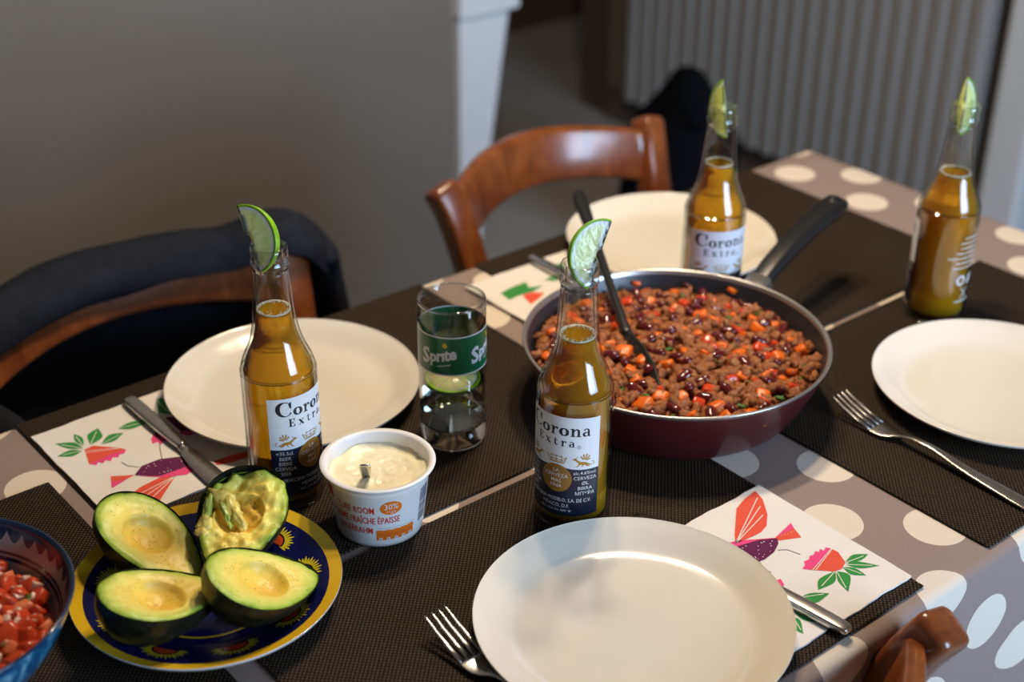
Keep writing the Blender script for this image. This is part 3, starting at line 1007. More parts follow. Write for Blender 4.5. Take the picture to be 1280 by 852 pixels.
# ------------------------------------------------------------------ cream pot and spoon
PX, PY = -0.2053, -0.0826
pt = tag(empty('cream_pot', (PX, PY, ZM + .0001)), 'open white plastic tub of thick cream with red and orange print', 'tub')
PH, PR0, PR1 = .0600, .0332, .0415
bm = bmesh.new()
lathe(bm, [(0, .002), (.028, .0015), (.031, 0), (PR0 + .0006, .0008), (PR0 + .0016, .004), (PR1 - .0012, .050), (PR1 - .0004, .0515), (PR1, .0535), (PR1 + .0004, .0585), (PR1 + .0038, .0592), (PR1 + .0043, .0600), (PR1 + .0040, .0607), (PR1 - .0004, .0606), (PR1 - .0012, .0590), (PR1 - .0022, .05), (PR0 + .0008, .006), (.030, .0035), (0, .0035)], 84)
link('tub_body', fix(bm), M['pot'], pt)
bm = bmesh.new()
rows = []
NR, NA = 26, 72
for i in range(NR + 1):
    r = (PR1 - .0016) * i / NR
    row = []
    for k in range(NA):
        a = 2 * PI * k / NA
        x, y = r * math.cos(a), r * math.sin(a)
        q = (r / PR1)
        sw_ = math.sin(3.2 * a + r * 260)
        z = .0485 + .0010 * sw_ * q + .0020 * noise.noise(Vector((x * 70, y * 70, 1))) + .0009 * noise.noise(Vector((x * 220, y * 220, 4))) + .0040 * max(0, q - .80) / .2 * (0.8 + 1.2 * noise.noise(Vector((math.cos(a) * 2.4, math.sin(a) * 2.4, 2))))
        row.append(bm.verts.new((x, y, z)) if i else None)
    if i == 0:
        c = bm.verts.new((0, 0, .0485)); rows.append([c] * NA)
    else: rows.append(row)
for i in range(NR):
    for k in range(NA):
        if i == 0: bm.faces.new((rows[0][0], rows[1][k], rows[1][(k + 1) % NA]))
        else: bm.faces.new((rows[i][k], rows[i + 1][k], rows[i + 1][(k + 1) % NA], rows[i][(k + 1) % NA]))
skirt = [bm.verts.new((v.co.x * .9, v.co.y * .9, .030)) for v in rows[NR]]
for k in range(NA): bm.faces.new((rows[NR][k], skirt[k], skirt[(k + 1) % NA], rows[NR][(k + 1) % NA]))
bm.faces.new(skirt[::-1])
o = link('cream', fix(bm), M['cream'], pt); o['kind'] = 'stuff'
def pwrap(s, z, ly):
    r = lerp(PR0 + .0016, PR1 - .0012, (z - .004) / .046) + .00015 + .00008 * ly
    a = R_(-123.6) + s / .0385
    return (r * math.cos(a), r * math.sin(a), z)
def mm(sh): return [(x * .001, y * .001) for x, y in sh[0]], sh[1]
def deg(d): return d * PI / 180 * 38.5
S = []
def right_text(s, size, end, y, mi, sx=.62):
    v, f = text2d(s, size, .0, .07, 'RIGHT', sx, 1.04)
    S.append((mm(([(x + deg(end), yy + y + .25 * math.sin(x * 1.3)) for x, yy in v], f)), mi, 1))
right_text('ZURE ROOM', 9.0, -6, 35.5, 0)
right_text('CR\u00C8ME FRA\u00CECHE \u00C9PAISSE', 9.0, 24, 25.2, 0, .585)
right_text('SAUERRAHM', 9.0, -9, 15.0, 0)
S.append((mm(disc(deg(13), 40.5, 8.6, 6.6, 36)), 1, 1))
S.append((mm(at(text2d('30%', 7.6, offset=.02, sx=.9), deg(13), 39.4)), 2, 2)); S.append((mm(at(text2d('vol m.g.', 2.6), deg(13), 36.6)), 2, 2)); S.append((mm(at(text2d('30', 2.6), deg(14), 34.6)), 2, 2))
for k in range(5):
    x0 = deg(-5) + k * 6.7
    S.append((mm(poly([(x0, 8.2), (x0 + 6.5, 8.2), (x0 + 6.5, 18), (x0 + 4.6, 18.6), (x0 + 1.6, 18.6), (x0, 18)])), 1, 1))
    S.append((mm(disc(x0 + 3.2, 9.4, 1.5, 1.5, 16)), 2, 2)); S.append((mm(disc(x0 + 3.2, 9.4, .7, .7, 10)), 3, 3)); S.append((mm(rect(x0 + 1, x0 + 5.4, 14.2, 14.7)), 0, 2)); S.append((mm(rect(x0 + 1.4, x0 + 5, 12.4, 12.9)), 0, 2))
S.append((mm(rect(deg(-5), deg(46), 20.0, 20.25)), 3, 1)); 
for k in range(24):
    z = 15 + k * 1.35
    S.append((mm(rect(deg(54), deg(72), z, z + rnd.choice((.4, .7, .9)))), 3, 1))
S.append((mm(rect(deg(-92), deg(-64), 39, 49.5)), 0, 1))
printed('front_print', S, pwrap, [M['red_ink'], M['orange_ink'], M['pot'], M['grey_ink']], pt, .0022)

sp = tag(empty('teaspoon', (-0.2232, -0.0915, ZT + .0700)), 'steel spoon standing in the white cream tub, only its handle end showing', 'spoon')
bm = bmesh.new()
d0 = Vector((.0040, .0040, -.008)).normalized()
d0 = Vector((.30, .42, -.86)).normalized()
path = [d0 * t for t in (-.0005, .0, .003, .008, .016, .030, .050)]
wd_ = [.005, .0078, .0092, .0090, .0075, .0055, .004]
sweep(bm, path, lambda i, n: [(a * wd_[i] / .0072, b) for a, b in rrect(.0072, .0016, .0007, 2)], up=(-.5, -.7, .5))
link('handle', fix(bm), M['steel'], sp)

# ------------------------------------------------------------------ cutlery (local: +y towards the tip)
def fork(loc, rz, label):
    root = tag(empty('fork', loc, rz), label, 'fork', 'steel forks')
    bm = bmesh.new()
    secs = smooth_prof([(-.128, .0105, .0024, .0016), (-.124, .0145, .0030, .0020), (-.10, .0140, .0042, .0024), (-.06, .0105, .0066, .0026), (-.03, .0072, .0105, .0026), (-.008, .0062, .0098, .0026), (.006, .0078, .0066, .0022), (.014, .0165, .0044, .0018), (.022, .0225, .0036, .0016), (.032, .0238, .0046, .0015)], 3)
    sweep(bm, [(0, s[0], s[2]) for s in secs], lambda i, n: [(a * 1, b) for a, b in rrect(secs[i][1], secs[i][3], secs[i][3] * .42, 2)])
    o = link('handle', fix(bm), M['steel'], root)
    for k in range(4):
        x0 = (-1.5 + k) * .0062; x1 = (-1.5 + k) * .0060
        bm = bmesh.new()
        pts = [(x0, .0315, .0046), (lerp(x0, x1, .3), .046, .0072), (lerp(x0, x1, .7), .062, .0118), (x1, .074, .0165), (x1, .0765, .0176)]
        ws = [.0046, .0038, .0031, .0022, .0010]
        sweep(bm, pts, lambda i, n: rrect(ws[i], .0015 if i < 4 else .0007, .0003, 1))
        link('tine', fix(bm), M['steel'], root)
    return root
fork((-0.2500, -0.292, ZM), 0.0, 'fork left of the front plate, cut off by the lower frame edge')
fork((0.2200, -0.278, ZM), 0.0, 'fork left of the right-hand plate on the dark placemat')

def knife(loc, rz, label, flat=True):
    root = tag(empty('table_knife', loc, rz), label, 'knife', 'steel table knives')
    bm = bmesh.new()
    secs = smooth_prof([(-.100, .007, .0035), (-.0985, .0105, .0050), (-.09, .0130, .0066), (-.06, .0135, .0070), (-.02, .0115, .0064), (-.004, .0095, .0060), (0, .0088, .0056)], 3)
    sweep(bm, [(0, s[0], .0038) for s in secs], lambda i, n: rrect(secs[i][1], secs[i][2], secs[i][2] * .42, 3))
    link('handle', fix(bm), M['steel'], root)
    bm = bmesh.new()
    se = [(0.0, .0090, .0046), (.005, .0098, .0046), (.007, .0086, .0030), (.012, .0125, .0018), (.03, .0170, .0014), (.06, .0182, .0012), (.085, .0170, .0011), (.097, .0120, .0010), (.103, .005, .0008)]
    sweep(bm, [((0.0 if i < 4 else .001), s[0], .0030) for i, s in enumerate(se)], lambda i, n: rrect(se[i][1], se[i][2], se[i][2] * .4, 1))
    link('blade', fix(bm), M['steel'], root)
    return root
ZN = ZM + .0019              # top of a folded napkin
knife((-0.0320, -0.311, ZN), R_(6), 'table knife half under the front plate, its handle on the napkin')
knife((-0.2795, 0.110, ZN), PI, 'table knife across the left napkin with its handle to the chair')
knife((0.1985, 0.108, ZN), PI, 'table knife on the napkin behind the frying pan')

# ------------------------------------------------------------------ paper napkins
def napkin(x0, x1, y0, y1, label):
    root = tag(empty('paper_napkin', ((x0 + x1) / 2, (y0 + y1) / 2, ZM + .0001)), label, 'napkin', 'printed paper napkins')
    w, h = (x1 - x0) / 2, (y1 - y0) / 2
    for ly in range(2):
        bm = bmesh.new()
        n = 24
        z0, z1 = ly * .0009, ly * .0009 + .0008
        ins = .0014 * (1 - ly)
        def e(t, k): return 0.0006 * math.sin(t * 15 + k * 2.1 + x0 * 50) + .0003 * math.sin(t * 43 + k)
        lo, hi = [], []
        ring = [(lerp(-w, w, i / n), -h + e(i / n, 0)) for i in range(n)] + [(w + e(i / n, 1) * .4, lerp(-h, h, i / n)) for i in range(n)] + [(lerp(w, -w, i / n), h + e(i / n, 2)) for i in range(n)] + [(-w + e(i / n, 3) * .5, lerp(h, -h, i / n)) for i in range(n)]
        for x, y in ring:
            x *= 1 - ins; y *= 1 - ins
            lo.append(bm.verts.new((x, y, z0))); hi.append(bm.verts.new((x, y, z1)))
        m = len(lo)
        for k in range(m): bm.faces.new((lo[k], lo[(k + 1) % m], hi[(k + 1) % m], hi[k]))
        bm.faces.new(hi); bm.faces.new(lo[::-1])
        link('ply', fix(bm), M['napkin'], root, False)
    return root


def leafline(q): return ribbon([q[0], lerp2(q[0], q[2], .8)], .0007)
def lerp2(a, b, t): return (lerp(a[0], b[0], t), lerp(a[1], b[1], t))
def round_poly(q): return poly(smooth_prof(list(q) + [q[0]], 3)[:-1])
def leafshape(q):
    a, b, c, d = q
    return poly([p[:2] for p in smooth_prof([a, b, c], 4)] + [p[:2] for p in smooth_prof([c, d, a], 4)][1:-1])
def motif(root, D):
    S = []
    mi = dict(wing=0, wing2=0, pinkb=1, purple=2, tailp=1, tailc=0, coral=0, fringe=1, sq=1, fl2=2, fl3=2, fr2=1, fr3=1, r1=0)
    for k, q in D.items():
        if k.startswith('leg'): S.append((ribbon(q, .0006), 5, 2)); continue
        if k[0] in 'lb' and k[1:].isdigit():
            if len(q) == 4:
                S.append((leafshape(q), 3, 1)); S.append((leafline(q), 4, 2))
            else: S.append((poly(q), 3, 1))
            continue
        m = mi[k]
        S.append((poly(q), m, 2 if k in ('purple', 'coral', 'fl2', 'fl3') else 1))
        if k == 'wing':
            for t in ((.0, .2), (.12, .45), (.25, .7)):
                tip = q[1] if len(q) > 5 else q[2]
                base = q[6] if len(q) > 6 else q[0]
                far = lerp2(q[0], q[3], t[1]) if len(q) > 6 else lerp2(q[3], q[4], t[1])
                S.append((ribbon([base, far], .0008), 4, 2))
        if k == 'purple':
            cx = sum(p[0] for p in q) / len(q); cy = sum(p[1] for p in q) / len(q)
            for _ in range(26):
                p = lerp2(q[rnd.randrange(len(q))], q[rnd.randrange(len(q))], rnd.random())
                p = lerp2(p, (cx, cy), .25)
                S.append((disc(p[0], p[1], rnd.uniform(.0003, .0006), None, 8), 4, 3))
        if k == 'tailc':
            for t in (.3, .45, .6, .75, .9):
                p = lerp2(q[0], lerp2(q[1], q[2], .3), t); S.append((disc(p[0], p[1], .0004, None, 8), 4, 3))
        if k == 'coral':
            a_ = q[0] if len(q) == 7 else q[1]; b_ = q[2]
            for t in (.12, .24): S.append((ribbon([lerp2(q[0], q[-1], t), lerp2(q[2], q[3], t)], .0006), 4, 3))
    c = root.location
    def fn(x, y, ly): return (x - c.x, y - c.y, .00185 + .00006 * ly)
    printed('bird_print', S, fn, [M[k] for k in ('p_coral', 'p_pink', 'p_purple', 'p_green', 'p_white', 'p_line')], root)


NF = napkin(-0.068, 0.071, -0.397, -0.241, 'bird-print paper napkin under the front plate and its knife')
motif(NF, {
    'wing': [(0.0617, -0.245), (0.0575, -0.2571), (0.0446, -0.2738), (0.0324, -0.2837), (0.0222, -0.2868), (0.0117, -0.2863), (-0.0046, -0.2842), (0.003, -0.2761), (0.0307, -0.2525), (0.0453, -0.2474)],
    'pinkb': [(-0.0200, -0.2770), (-0.0013, -0.2821), (0.0248, -0.2984), (0.0262, -0.3011), (-0.0071, -0.2875)],
    'purple': [(-0.0120, -0.2850), (-0.0071, -0.2875), (0.0136, -0.2926), (0.0262, -0.3002), (0.022, -0.3056), (0.0109, -0.3107), (-0.0021, -0.3125), (-0.0084, -0.3114), (-0.02, -0.3000)],
    'tailp': [(0.0254, -0.2989), (0.0507, -0.2935), (0.0472, -0.2995)], 'tailc': [(0.0254, -0.2989), (0.0472, -0.2995), (0.0423, -0.3116), (0.0243, -0.3028)],
    'coral': [(0.0154, -0.3431), (0.0315, -0.3426), (0.0492, -0.3354), (0.0501, -0.3423), (0.0443, -0.3544), (0.0355, -0.3579), (0.0284, -0.3564)],
    'fringe': [(0.0117, -0.3387), (0.017, -0.337), (0.0201, -0.3334), (0.0248, -0.3342), (0.0291, -0.3315), (0.0325, -0.3327), (0.0372, -0.3303), (0.0385, -0.333), (0.0425, -0.3306), (0.0424, -0.3345), (0.0473, -0.3323), (0.0492, -0.3354), (0.0315, -0.3426), (0.0154, -0.3431)],
    'l1': [(0.0435, -0.3547), (0.0564, -0.352), (0.0662, -0.359), (0.0553, -0.3603)], 'l2': [(0.0423, -0.3564), (0.0521, -0.3592), (0.0614, -0.3737), (0.0472, -0.3667)],
    'l3': [(0.0379, -0.3568), (0.0444, -0.3636), (0.0438, -0.3749), (0.0357, -0.3669)], 'l4': [(0.0294, -0.3565), (0.0186, -0.3649), (0.0014, -0.3632), (0.012, -0.3552)],
    'l5': [(0.0302, -0.3571), (0.0342, -0.3672), (0.0174, -0.379), (0.0215, -0.3658)],
    'b1': [(-0.0159, -0.3606), (-0.0052, -0.3624), (0.005, -0.3712), (-0.0123, -0.372)], 'b2': [(-0.0314, -0.3657), (-0.0277, -0.3743), (-0.0289, -0.3869), (-0.0345, -0.3783)],
    'b3': [(-0.0375, -0.3718), (-0.0364, -0.3781), (-0.0461, -0.3891), (-0.0469, -0.3818)], 'sq': [(-0.014, -0.3356), (-0.0106, -0.3364), (-0.0139, -0.343), (-0.0174, -0.3437)],
    'leg1': [(0.015, -0.3109), (0.0212, -0.3153), (0.0246, -0.3258)], 'leg2': [(-0.0076, -0.3126), (-0.0115, -0.32), (-0.0101, -0.3264)]})
NL = napkin(-0.373, -0.2285, 0.046, 0.211, 'bird-print paper napkin with a knife across it beside the left plate')
motif(NL, {
    'coral': [(-0.3454, 0.1623), (-0.3368, 0.1632), (-0.3212, 0.1468), (-0.3173, 0.1398), (-0.3331, 0.1408), (-0.352, 0.1388)],
    'fringe': [(-0.352, 0.1388), (-0.3331, 0.1408), (-0.3173, 0.1398), (-0.3214, 0.1353), (-0.3253, 0.1365), (-0.328, 0.1329), (-0.3319, 0.136), (-0.3359, 0.1315), (-0.3384, 0.1355), (-0.3423, 0.1329), (-0.3449, 0.1369), (-0.3481, 0.1338)],
    'l1': [(-0.3454, 0.1642), (-0.3476, 0.1786), (-0.361, 0.1866), (-0.3558, 0.1726)], 'l2': [(-0.3473, 0.1619), (-0.3555, 0.1693), (-0.3681, 0.167), (-0.3584, 0.1592)],
    'l3': [(-0.3438, 0.1676), (-0.3386, 0.1805), (-0.3418, 0.1912), (-0.3459, 0.1804)], 'l4': [(-0.3381, 0.1662), (-0.3332, 0.1823), (-0.3211, 0.1867), (-0.3244, 0.1712)],
    'l5': [(-0.3306, 0.161), (-0.3187, 0.1706), (-0.307, 0.1661), (-0.3189, 0.1588)],
    'purple': [(-0.33, 0.0994), (-0.3187, 0.1083), (-0.3023, 0.1084), (-0.283, 0.0994), (-0.277, 0.09), (-0.2859, 0.0838), (-0.3004, 0.0842), (-0.3143, 0.0853)],
    'pinkb': [(-0.3295, 0.0976), (-0.3143, 0.0853), (-0.3004, 0.0842), (-0.2859, 0.0838), (-0.2765, 0.0857), (-0.2829, 0.0758), (-0.2956, 0.0729), (-0.3126, 0.0818)],
    'tailc': [(-0.3296, 0.1002), (-0.3461, 0.1106), (-0.3496, 0.1027), (-0.3395, 0.099)], 'tailp': [(-0.3296, 0.1002), (-0.3395, 0.099), (-0.3496, 0.1027), (-0.3534, 0.0939)],
    'wing': [(-0.3032, 0.0772), (-0.3154, 0.0833), (-0.3346, 0.0805), (-0.3428, 0.0764), (-0.33, 0.0537)], 'wing2': [(-0.2676, 0.0766), (-0.2527, 0.0762), (-0.2373, 0.0716), (-0.2419, 0.0637), (-0.2554, 0.065), (-0.2679, 0.0694)],
    'fl2': [(-0.2666, 0.1657), (-0.2566, 0.1627), (-0.2572, 0.1436), (-0.2566, 0.1288), (-0.2666, 0.1368)], 'fr2': [(-0.2666, 0.1368), (-0.2566, 0.1288), (-0.2578, 0.1249), (-0.2651, 0.1255), (-0.2697, 0.1345)],
    'fl3': [(-0.2838, 0.1527), (-0.2791, 0.1509), (-0.2783, 0.1362), (-0.2883, 0.1422)], 'fr3': [(-0.2868, 0.1482), (-0.2783, 0.1362), (-0.2828, 0.1278), (-0.2853, 0.1318), (-0.29, 0.1284), (-0.2907, 0.1341), (-0.2954, 0.1339), (-0.2927, 0.1417)],
    'b1': [(-0.308, 0.1754), (-0.2925, 0.1782), (-0.2783, 0.1689), (-0.298, 0.1673)], 'b2': [(-0.2846, 0.2035), (-0.2823, 0.1909), (-0.2812, 0.167), (-0.2856, 0.1768)],
    'b3': [(-0.2585, 0.1977), (-0.2521, 0.1969), (-0.2595, 0.1663), (-0.266, 0.1778)],
    'leg1': [(-0.3207, 0.108), (-0.3277, 0.1155), (-0.3295, 0.1245)], 'leg2': [(-0.3008, 0.106), (-0.2945, 0.1214), (-0.2898, 0.1314)]})
NB = napkin(0.104, 0.2665, 0.045, 0.203, 'bird-print paper napkin behind the frying pan')
motif(NB, {
    'l1': [(0.1232, 0.1673), (0.14, 0.1705), (0.1609, 0.1707), (0.1547, 0.1588), (0.1692, 0.1528), (0.153, 0.1491), (0.1367, 0.1511), (0.1207, 0.1502)],
    'r1': [(0.1382, 0.1498), (0.15, 0.1486), (0.16, 0.139), (0.1436, 0.1319), (0.1315, 0.1282)],
    'l2': [(0.2049, 0.1819), (0.2206, 0.1813), (0.2147, 0.1683), (0.2038, 0.1682)], 'l3': [(0.1786, 0.1623), (0.1916, 0.1634), (0.1996, 0.1542), (0.1858, 0.1537)]})

# ------------------------------------------------------------------ frying pan with chili
QX, QY, QR, QH = 0.1169, -0.0918, .1395, .0641
pan = tag(empty('frying_pan', (QX, QY, ZM + .0001)), 'burgundy frying pan with black handle, full of chili', 'pan')
OUT = smooth_prof([(.100, .0), (.106, .0012), (.113, .007), (.122, .022), (.131, .042), (.1375, .060)], 4)
INN = smooth_prof([(.1352, .0600), (.1285, .042), (.1195, .023), (.110, .0085), (.103, .0045), (.08, .004)], 4)
bm = bmesh.new(); lathe(bm, [(0, .0006), (.08, .0006)] + OUT, 96); link('outer_shell', fix(bm), M['burgundy'], pan)
bm = bmesh.new(); lathe(bm, INN + [(0, .004)], 96); link('nonstick_lining', fix(bm), M['nonstick'], pan)
bm = bmesh.new(); lathe(bm, smooth_prof([(.1376, .0598), (.1392, .0622), (QR, .0634), (.1388, .0641), (.1372, .0640), (.1358, .0625), (.1350, .0598)], 2), 96); link('rolled_rim', fix(bm), M['rim'], pan)
ha = math.atan2(.066, .285)
hx, hy = math.cos(ha), math.sin(ha)
hp = smooth_prof([(.1370, .0520), (.150, .0560), (.175, .0650), (.205, .0730), (.240, .0790), (.275, .0840), (.300, .0860), (.318, .0862), (.324, .0860)], 3)
hw = smooth_prof([(.016, .008), (.020, .011), (.023, .014), (.024, .016), (.025, .017), (.028, .018), (.030, .017), (.025, .013), (.013, .007)], 3)
bm = bmesh.new(); sweep(bm, [(hx * r, hy * r, z) for r, z in hp], lambda i, n: rrect(hw[i][0], hw[i][1], min(hw[i]) * .45, 3)); link('handle', fix(bm), M['black'], pan)
bm = bmesh.new(); sweep(bm, [(hx * r, hy * r, z) for r, z in ((.1392, .0500), (.1420, .0510), (.158, .0590))], lambda i, n: rrect(.024, .018, .004, 2)); link('handle_bracket', fix(bm), M['rim'], pan)
hc = bmesh.new(); lathe(hc, [(.0052, .0035), (.0075, .0040), (.0082, .0), (.0075, -.0040), (.0052, -.0035)], 20, closed=True)
o = link('hanging_eye', fix(hc), M['black'], pan, True, (hx * .306, hy * .306, .0925)); 

def chili_z(x, y):
    r = math.hypot(x, y)
    return .0455 + .0060 * (1 - (r / .128) ** 2) + .0030 * noise.noise(Vector((x * 26, y * 26, 3))) + .004 * max(0, -(x * RT.x + y * RT.y) / .13 - .2)
bm = bmesh.new()
NR, NA = 14, 60
rows = [[bm.verts.new((r * math.cos(2 * PI * k / NA), r * math.sin(2 * PI * k / NA), chili_z(r * math.cos(2 * PI * k / NA), r * math.sin(2 * PI * k / NA)) - .004)) for k in range(NA)] for r in [.1265 * (i + .3) / (NR + .3) for i in range(NR + 1)]]
for i in range(NR):
    for k in range(NA): bm.faces.new((rows[i][k], rows[i + 1][k], rows[i + 1][(k + 1) % NA], rows[i][(k + 1) % NA]))
bm.faces.new(rows[0])
tag(link('chili_sauce', fix(bm), M['sauce'], None, True, (QX, QY, ZM)), 'dark red sauce between the meat and beans in the pan', 'sauce', None, 'stuff')

def ico(sub):
    b = bmesh.new(); bmesh.ops.create_icosphere(b, subdivisions=sub, radius=1)
    vs = [v.co.copy() for v in b.verts]; fs = [tuple(v.index for v in f.verts) for f in b.faces]
    b.free(); return vs, fs
ICO1, ICO2 = ico(1), ico(2)
def lumps(name, items, m, lumpy=.28):
    V, F = [], []
    for (c, s, sd) in items:
        vs, fs = ICO2 if s > .0034 else ICO1
        o = len(V)
        off = Vector((sd * 13.7, sd * 7.1, sd * 3.3))
        q = Matrix.Rotation(sd * 6.28, 3, Vector((math.sin(sd * 50), math.cos(sd * 31), .5)).normalized())
        sx = Vector((1.25, .95, .8))
        for v in vs:
            k = 1 + lumpy * noise.noise(v * 1.6 + off) * 1.6 + lumpy * .5 * noise.noise(v * 4 + off)
            p = Vector((v.x * sx.x, v.y * sx.y, v.z * sx.z)) * (k * s)
            V.append(tuple(q @ p + c))
        F += [tuple(i + o for i in f) for f in fs]
    me = bpy.data.meshes.new(name); me.from_pydata(V, [], F); me.materials.append(m)
    me.polygons.foreach_set('use_smooth', [True] * len(me.polygons))
    o = bpy.data.objects.new(name, me); COL.objects.link(o)
    return o
def scatter(n, rmax, dmin, seed, keep=None, taken=()):
    r = random.Random(seed); pts = []
    tries = 0
    while len(pts) < n and tries < n * 60:
        tries += 1
        a, q = r.uniform(0, 2 * PI), math.sqrt(r.random()) * rmax
        x, y = q * math.cos(a), q * math.sin(a)
        if keep and not keep(x, y): continue
        if any((x - u) ** 2 + (y - v) ** 2 < dmin ** 2 for u, v in pts): continue
        if any((x - u) ** 2 + (y - v) ** 2 < (dmin * .8) ** 2 for u, v in taken): continue
        pts.append((x, y))
    return pts
its = []
r5 = random.Random(5)
for x, y in scatter(950, .1265, .0034, 11):
    s = r5.choice((.0028, .0036, .0044, .0052, .0060, .0070))
    its.append((Vector((x, y, chili_z(x, y) + r5.uniform(-.0035, .0010) - .15 * s)), s, r5.random()))
for x, y in scatter(60, .114, .014, 12):              # bigger crumbs are clusters of small ones
    for k in range(6):
        its.append((Vector((x + r5.uniform(-.0052, .0052), y + r5.uniform(-.0052, .0052), chili_z(x, y) + r5.uniform(-.001, .0032))), r5.uniform(.0028, .0052), r5.random()))
o = lumps('browned_mince', its, M['meat'], .42)
o.location = (QX, QY, ZM)
tag(o, 'crumbled browned mince filling the frying pan', 'mince', None, 'stuff')

def nug(kind, seed):
    r = random.Random(seed)
    bm = bmesh.new()
    if kind == 'dice':
        box(bm, -1, 1, -1, 1, -1, 1, .42, 2)
        sc = Vector((r.uniform(.8, 1.25), r.uniform(.8, 1.1), r.uniform(.6, .95)))
        for v in bm.verts:
            n_ = noise.noise_vector(v.co * .9 + Vector((seed, 0, 0)))
            v.co = Vector((v.co.x * sc.x, v.co.y * sc.y, v.co.z * sc.z)) + n_ * .30
    elif kind == 'bean':
        path = [(1.9 * math.sin(t), 0, 1.1 * (1 - math.cos(t))) for t in [lerp(-.95, .95, i / 10) for i in range(11)]]
        w = [.30, .74, .92, 1.0, 1.0, .97, 1.0, 1.0, .92, .74, .30]
        sweep(bm, path, lambda i, n: circ(w[i] * .95, 10, w[i] * .82), up=(0, 1, 0))
        bmesh.ops.rotate(bm, verts=bm.verts[:], matrix=Matrix.Rotation(PI / 2, 3, 'X'))
    elif kind == 'leaf':
        pts = smooth_prof([(-1.2, 0), (-.5, .55), (.1, .45), (.5, .75), (1.0, .2), (1.3, 0), (1.0, -.3), (.4, -.7), (0, -.4), (-.6, -.5), (-1.2, 0)], 2)[:-1]
        top = [bm.verts.new((x, y, .22 * math.sin(x * 2) + .1 * y)) for x, y in pts]; lo = [bm.verts.new((x, y, .22 * math.sin(x * 2) + .1 * y - .06)) for x, y in pts]
        bm.faces.new(top); bm.faces.new(lo[::-1])
        for k in range(len(top)): bm.faces.new((top[k], lo[k], lo[(k + 1) % len(top)], top[(k + 1) % len(top)]))
    return fix(bm)
def meshes(kind, m, n, nm):
    out = []
    for k in range(n):
        o = link(nm, nug(kind, k + 3), m); out.append(o.data); bpy.data.objects.remove(o)
    return out
def pieces(name, ms, pts, zf, size, seed, base, label, cat, group, lift=0.0, tilt=.6):
    r = random.Random(seed)
    for x, y in pts:
        o = bpy.data.objects.new(name, r.choice(ms)); COL.objects.link(o)
        s = r.uniform(*size)
        o.location = (base[0] + x, base[1] + y, base[2] + zf(x, y) + lift + .2 * s)
        o.scale = (s, s, s)
        o.rotation_euler = (r.uniform(-tilt, tilt), r.uniform(-tilt, tilt), r.uniform(0, 6.28))
        tag(o, label, cat, group)
carM, pepM, beanM, herbM = meshes('dice', M['carrot'], 6, 'carrot_dice'), meshes('dice', M['pepper'], 4, 'pepper_dice'), meshes('bean', M['bean'], 2, 'kidney_bean'), meshes('leaf', M['herb'], 2, 'herb_leaf')
PB = (QX, QY, ZM)
p1 = scatter(64, .119, .0140, 21)
p2 = scatter(74, .119, .0135, 22, taken=p1)
p3 = scatter(30, .117, .0115, 23, taken=p1 + p2)
p4 = scatter(30, .118, .012, 24, taken=p1 + p2)
pieces('carrot_dice', carM, p1, chili_z, (.0036, .0070), 31, PB, 'orange carrot dice in the chili in the frying pan', 'carrot', 'carrot dice in the chili', -.0008)
pieces('kidney_bean', beanM, p2, chili_z, (.0044, .0054), 32, PB, 'dark red kidney bean in the chili in the frying pan', 'bean', 'kidney beans in the chili', .0016, .5)
pieces('pepper_dice', pepM, p3, chili_z, (.0038, .0056), 33, PB, 'red pepper dice in the chili in the frying pan', 'pepper', 'pepper dice in the chili')
pieces('herb_leaf', herbM, p4, chili_z, (.0028, .0044), 34, PB, 'small green herb leaf in the chili', 'herb', 'herb leaves in the chili', .002)

for a, r, z, sc_, m, lb, ct in ((62, .1298, .0530, (.0042, .0036, .0030), carM, 'carrot piece stuck high on the inner wall behind the spoon', 'carrot'), (20, .1300, .0540, (.0050, .0044, .0036), carM, 'carrot piece stuck on the inner pan wall near the handle', 'carrot'),
                                (196, .1335, .0420, (.0042, .0024, .0085), carM, 'carrot sliver stuck to the outside of the pan by the middle bottle', 'carrot'), (40, .1296, .0520, (.0030, .0034, .0026), beanM, 'kidney bean stuck on the inner pan wall near the handle', 'bean')):
    o = bpy.data.objects.new('carrot_dice' if ct == 'carrot' else 'kidney_bean', m[0]); COL.objects.link(o)
    o.location = (QX + r * math.cos(R_(a)), QY + r * math.sin(R_(a)), ZM + z); o.scale = sc_; o.rotation_euler = (.3, .5, R_(a))
    tag(o, lb, ct, 'bits stuck to the pan')

# nylon serving spoon standing in the chili
lo_, hi_ = Vector((.0511, -.1246, ZT + .0475)), Vector((.222, .161, ZT + .0955))
ax = (hi_ - lo_).normalized()
sv = tag(empty('serving_spoon', lo_), 'black nylon serving spoon stuck in the chili, leaning on the pan rim', 'spoon')
L = (hi_ - lo_).length
bm = bmesh.new()
secs = smooth_prof([(.085, .010, .007), (.12, .0085, .0075), (.20, .0090, .008), (.26, .0115, .009), (.305, .0150, .010), (.325, .0140, .010), (L - .003, .0100, .008), (L, .004, .004)], 4)
sweep(bm, [ax * s[0] for s in secs], lambda i, n: rrect(secs[i][1], secs[i][2], min(secs[i][1:]) * .46, 3))
link('handle', fix(bm), M['black'], sv)
bm = bmesh.new()
se = [(-.028, .010, .0022), (-.018, .020, .0024), (.0, .027, .0026), (.03, .0285, .0028), (.055, .024, .0032), (.075, .015, .005), (.086, .0105, .0068)]
sweep(bm, [ax * s[0] + Vector((0, 0, -.006 * math.sin(max(0, min(1, (s[0] + .028) / .1)) * PI))) for s in se], lambda i, n: [(a, b + .18 * abs(a) ** 1.3 * 2) for a, b in rrect(se[i][1], se[i][2], se[i][2] * .4, 3)])
bmesh.ops.rotate(bm, verts=bm.verts[:], cent=(0, 0, 0), matrix=Matrix.Rotation(R_(-58), 3, ax))
